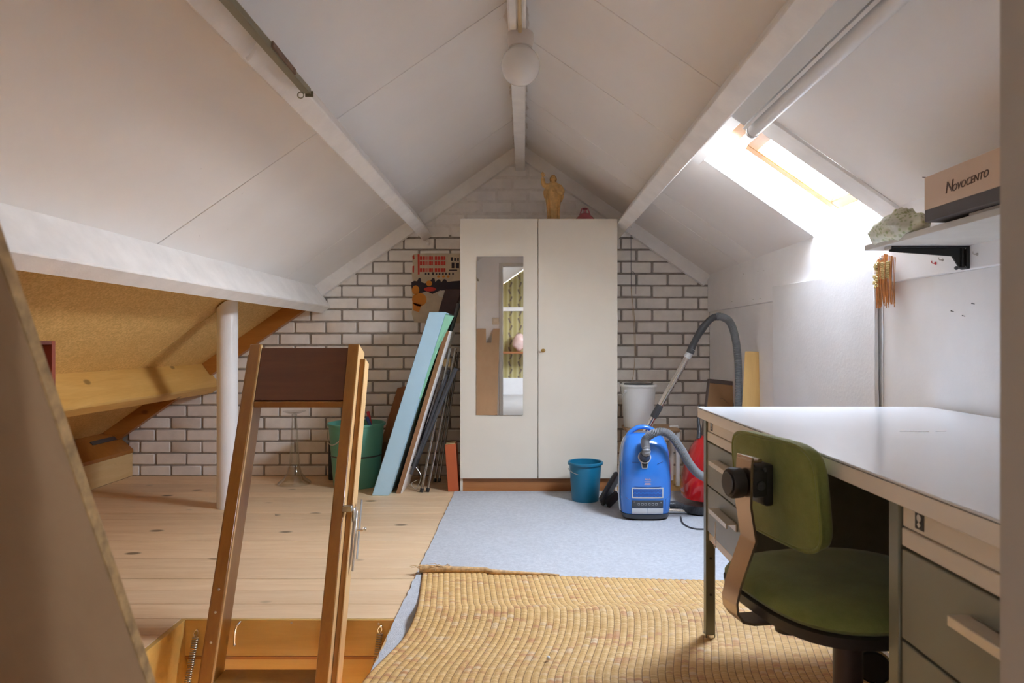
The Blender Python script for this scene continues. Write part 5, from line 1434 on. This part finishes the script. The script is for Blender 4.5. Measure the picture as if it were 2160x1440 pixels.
# ---------------------------------------------------------------- globe lamp, conduit, tracks
M_OPAL = plain('opal_glass', (.80, .785, .77), .10, var=.01, Coat_Weight=.5)
lp_ = thing('globe_lamp', 'white opal globe lamp on the ridge beam', 'ceiling lamp', (-.0155, 2.745, 2.168))
MB().lathe([(0, 0), (.052, 0), (.052, -.03), (.047, -.054), (.043, -.057), (0, -.057)], 36, (-.0155, 2.745, 2.1695)).build('base', plain('cream_porcelain', (.70, .63, .575), .35), lp_)
MB().lathe([(.041, 2.112), (.048, 2.106), (.060, 2.093)] + [(.0775 * math.cos(a), 2.044 + .0775 * math.sin(a)) for a in (math.radians(39 - 129 * i / 22) for i in range(23))] , 48, (-.0155, 2.745, 0)).build('globe', M_OPAL, lp_)
cd = MB().tube([(-.017, .46, 2.162), (-.017, 2.70, 2.162)], .0075, 12); cd.tube([(-.017, 2.64, 2.162), (-.017, 2.71, 2.158)], .0085, 12)
cdo = cd.build('cable_conduit', plain('yellowed_plastic', (.62, .47, .26), .4, var=.08)); tag(cdo, 'yellowed cable conduit running along the ridge beam to the globe lamp', 'conduit')
cdo['label'] = 'yellowed cable conduit running along the ridge beam to the globe lamp'
fl_ = MB().box((-.058, .46, 2.1605), (-.03, 2.69, 2.1695), .002); tag(fl_.build('cable_cover', M_BEAM), 'flat white cable cover under the ridge beam beside the conduit', 'cable cover')
M_OLIVE = plain('olive_track', (.30, .275, .19), .38, .5, var=.1)
p = roof_pt(-1, .879, 2, -.192)
ctk = thing('curtain_track', 'olive metal track under the hatch-side purlin, with a rusty bracket', 'track', (p.x, 1.3, p.z))
tx, tz = -.639, 1.684
MB().box((tx - .011, .46, tz - .004), (tx + .011, 2.035, tz + .004), .0015).build('rail', M_OLIVE, ctk)
MB().box((tx + .0112, .46, tz - .005), (tx + .014, 2.035, tz + .012), .0006).build('rail_lip', M_OLIVE, ctk)
M_RUST = plain('rusty_steel', (.22, .14, .095), .6, .4, var=.3, vscale=60)
MB().bar((tx + .0165, 1.715, tz + .006), (tx + .0155, 1.89, tz + .003), .006, .017, bev=.002).build('bracket_plate', M_RUST, ctk)
MB().tube(spline([(tx - .004, 1.70, tz + .008), (tx - .02, 1.72, tz + .006), (tx - .045, 1.735, tz - .018), (tx - .055, 1.74, tz - .022)], 5), .0055, 8).build('bracket_arm', M_BEAM, ctk)
MB().tube([(tx - .004, 2.02 + .0, tz - .010) + ()] and [(tx - .012 + .009 * math.cos(a), 2.022, tz - .012 + .009 * math.sin(a)) for a in (2 * math.pi * i / 12 for i in range(12))], .0018, 6, closed=True).build('end_ring', M_OLIVE, ctk)
MB().box((tx - .004, 2.036, tz - .012), (tx + .02, 2.040, tz + .006), .001).build('end_stop', M_OLIVE, ctk)

p0 = roof_pt(1, .962, 1, -.170)
lt = thing('curtain_rail', 'white double curtain rail running beside the purlin to the roof window', 'rail', (.74, 1.4, 1.65))
A = roof_pt(1, .9565, 0, -.150); 
mb = MB().hexa([roof_pt(1, s, .46, d) for s, d in ((.958, -.135), (1.012, -.135), (1.012, -.127), (.958, -.127))], [roof_pt(1, s, 2.29, d) for s, d in ((.958, -.135), (1.012, -.135), (1.012, -.127), (.958, -.127))], .001)
mb.build('flat_rail', plain('pale_grey_lacquer', (.66, .665, .66), .4, var=.02), lt)
mb = MB().hexa([roof_pt(1, s, .46, d) for s, d in ((1.016, -.137), (1.026, -.137), (1.026, -.10), (1.016, -.10))], [roof_pt(1, s, 2.31, d) for s, d in ((1.016, -.137), (1.026, -.137), (1.026, -.10), (1.016, -.10))], .001)
mb.build('inner_lip', M_LINING, lt)
c0, c1 = roof_pt(1, 1.052, .46, -.112), roof_pt(1, 1.052, 2.335, -.112)
MB().tube([c0, c1], .021, 28).build('round_rail', M_LINING, lt)
ce = MB().tube([c1 - Vector((0, .006, 0)), c1 + Vector((0, .008, 0))], .0235, 24).build('end_cap', M_SILV, lt)
pg_ = W(903, 513, 4.93)
peg = MB().tube([(pg_.x, 4.948, pg_.z), (pg_.x, 4.915, pg_.z - .004)], .012, 14).ball((pg_.x, 4.915, pg_.z - .004), .012, 12)
tag(peg.build('peg', M_BEAM), 'small white knob on the bricks below the end of the hatch-side purlin', 'peg')
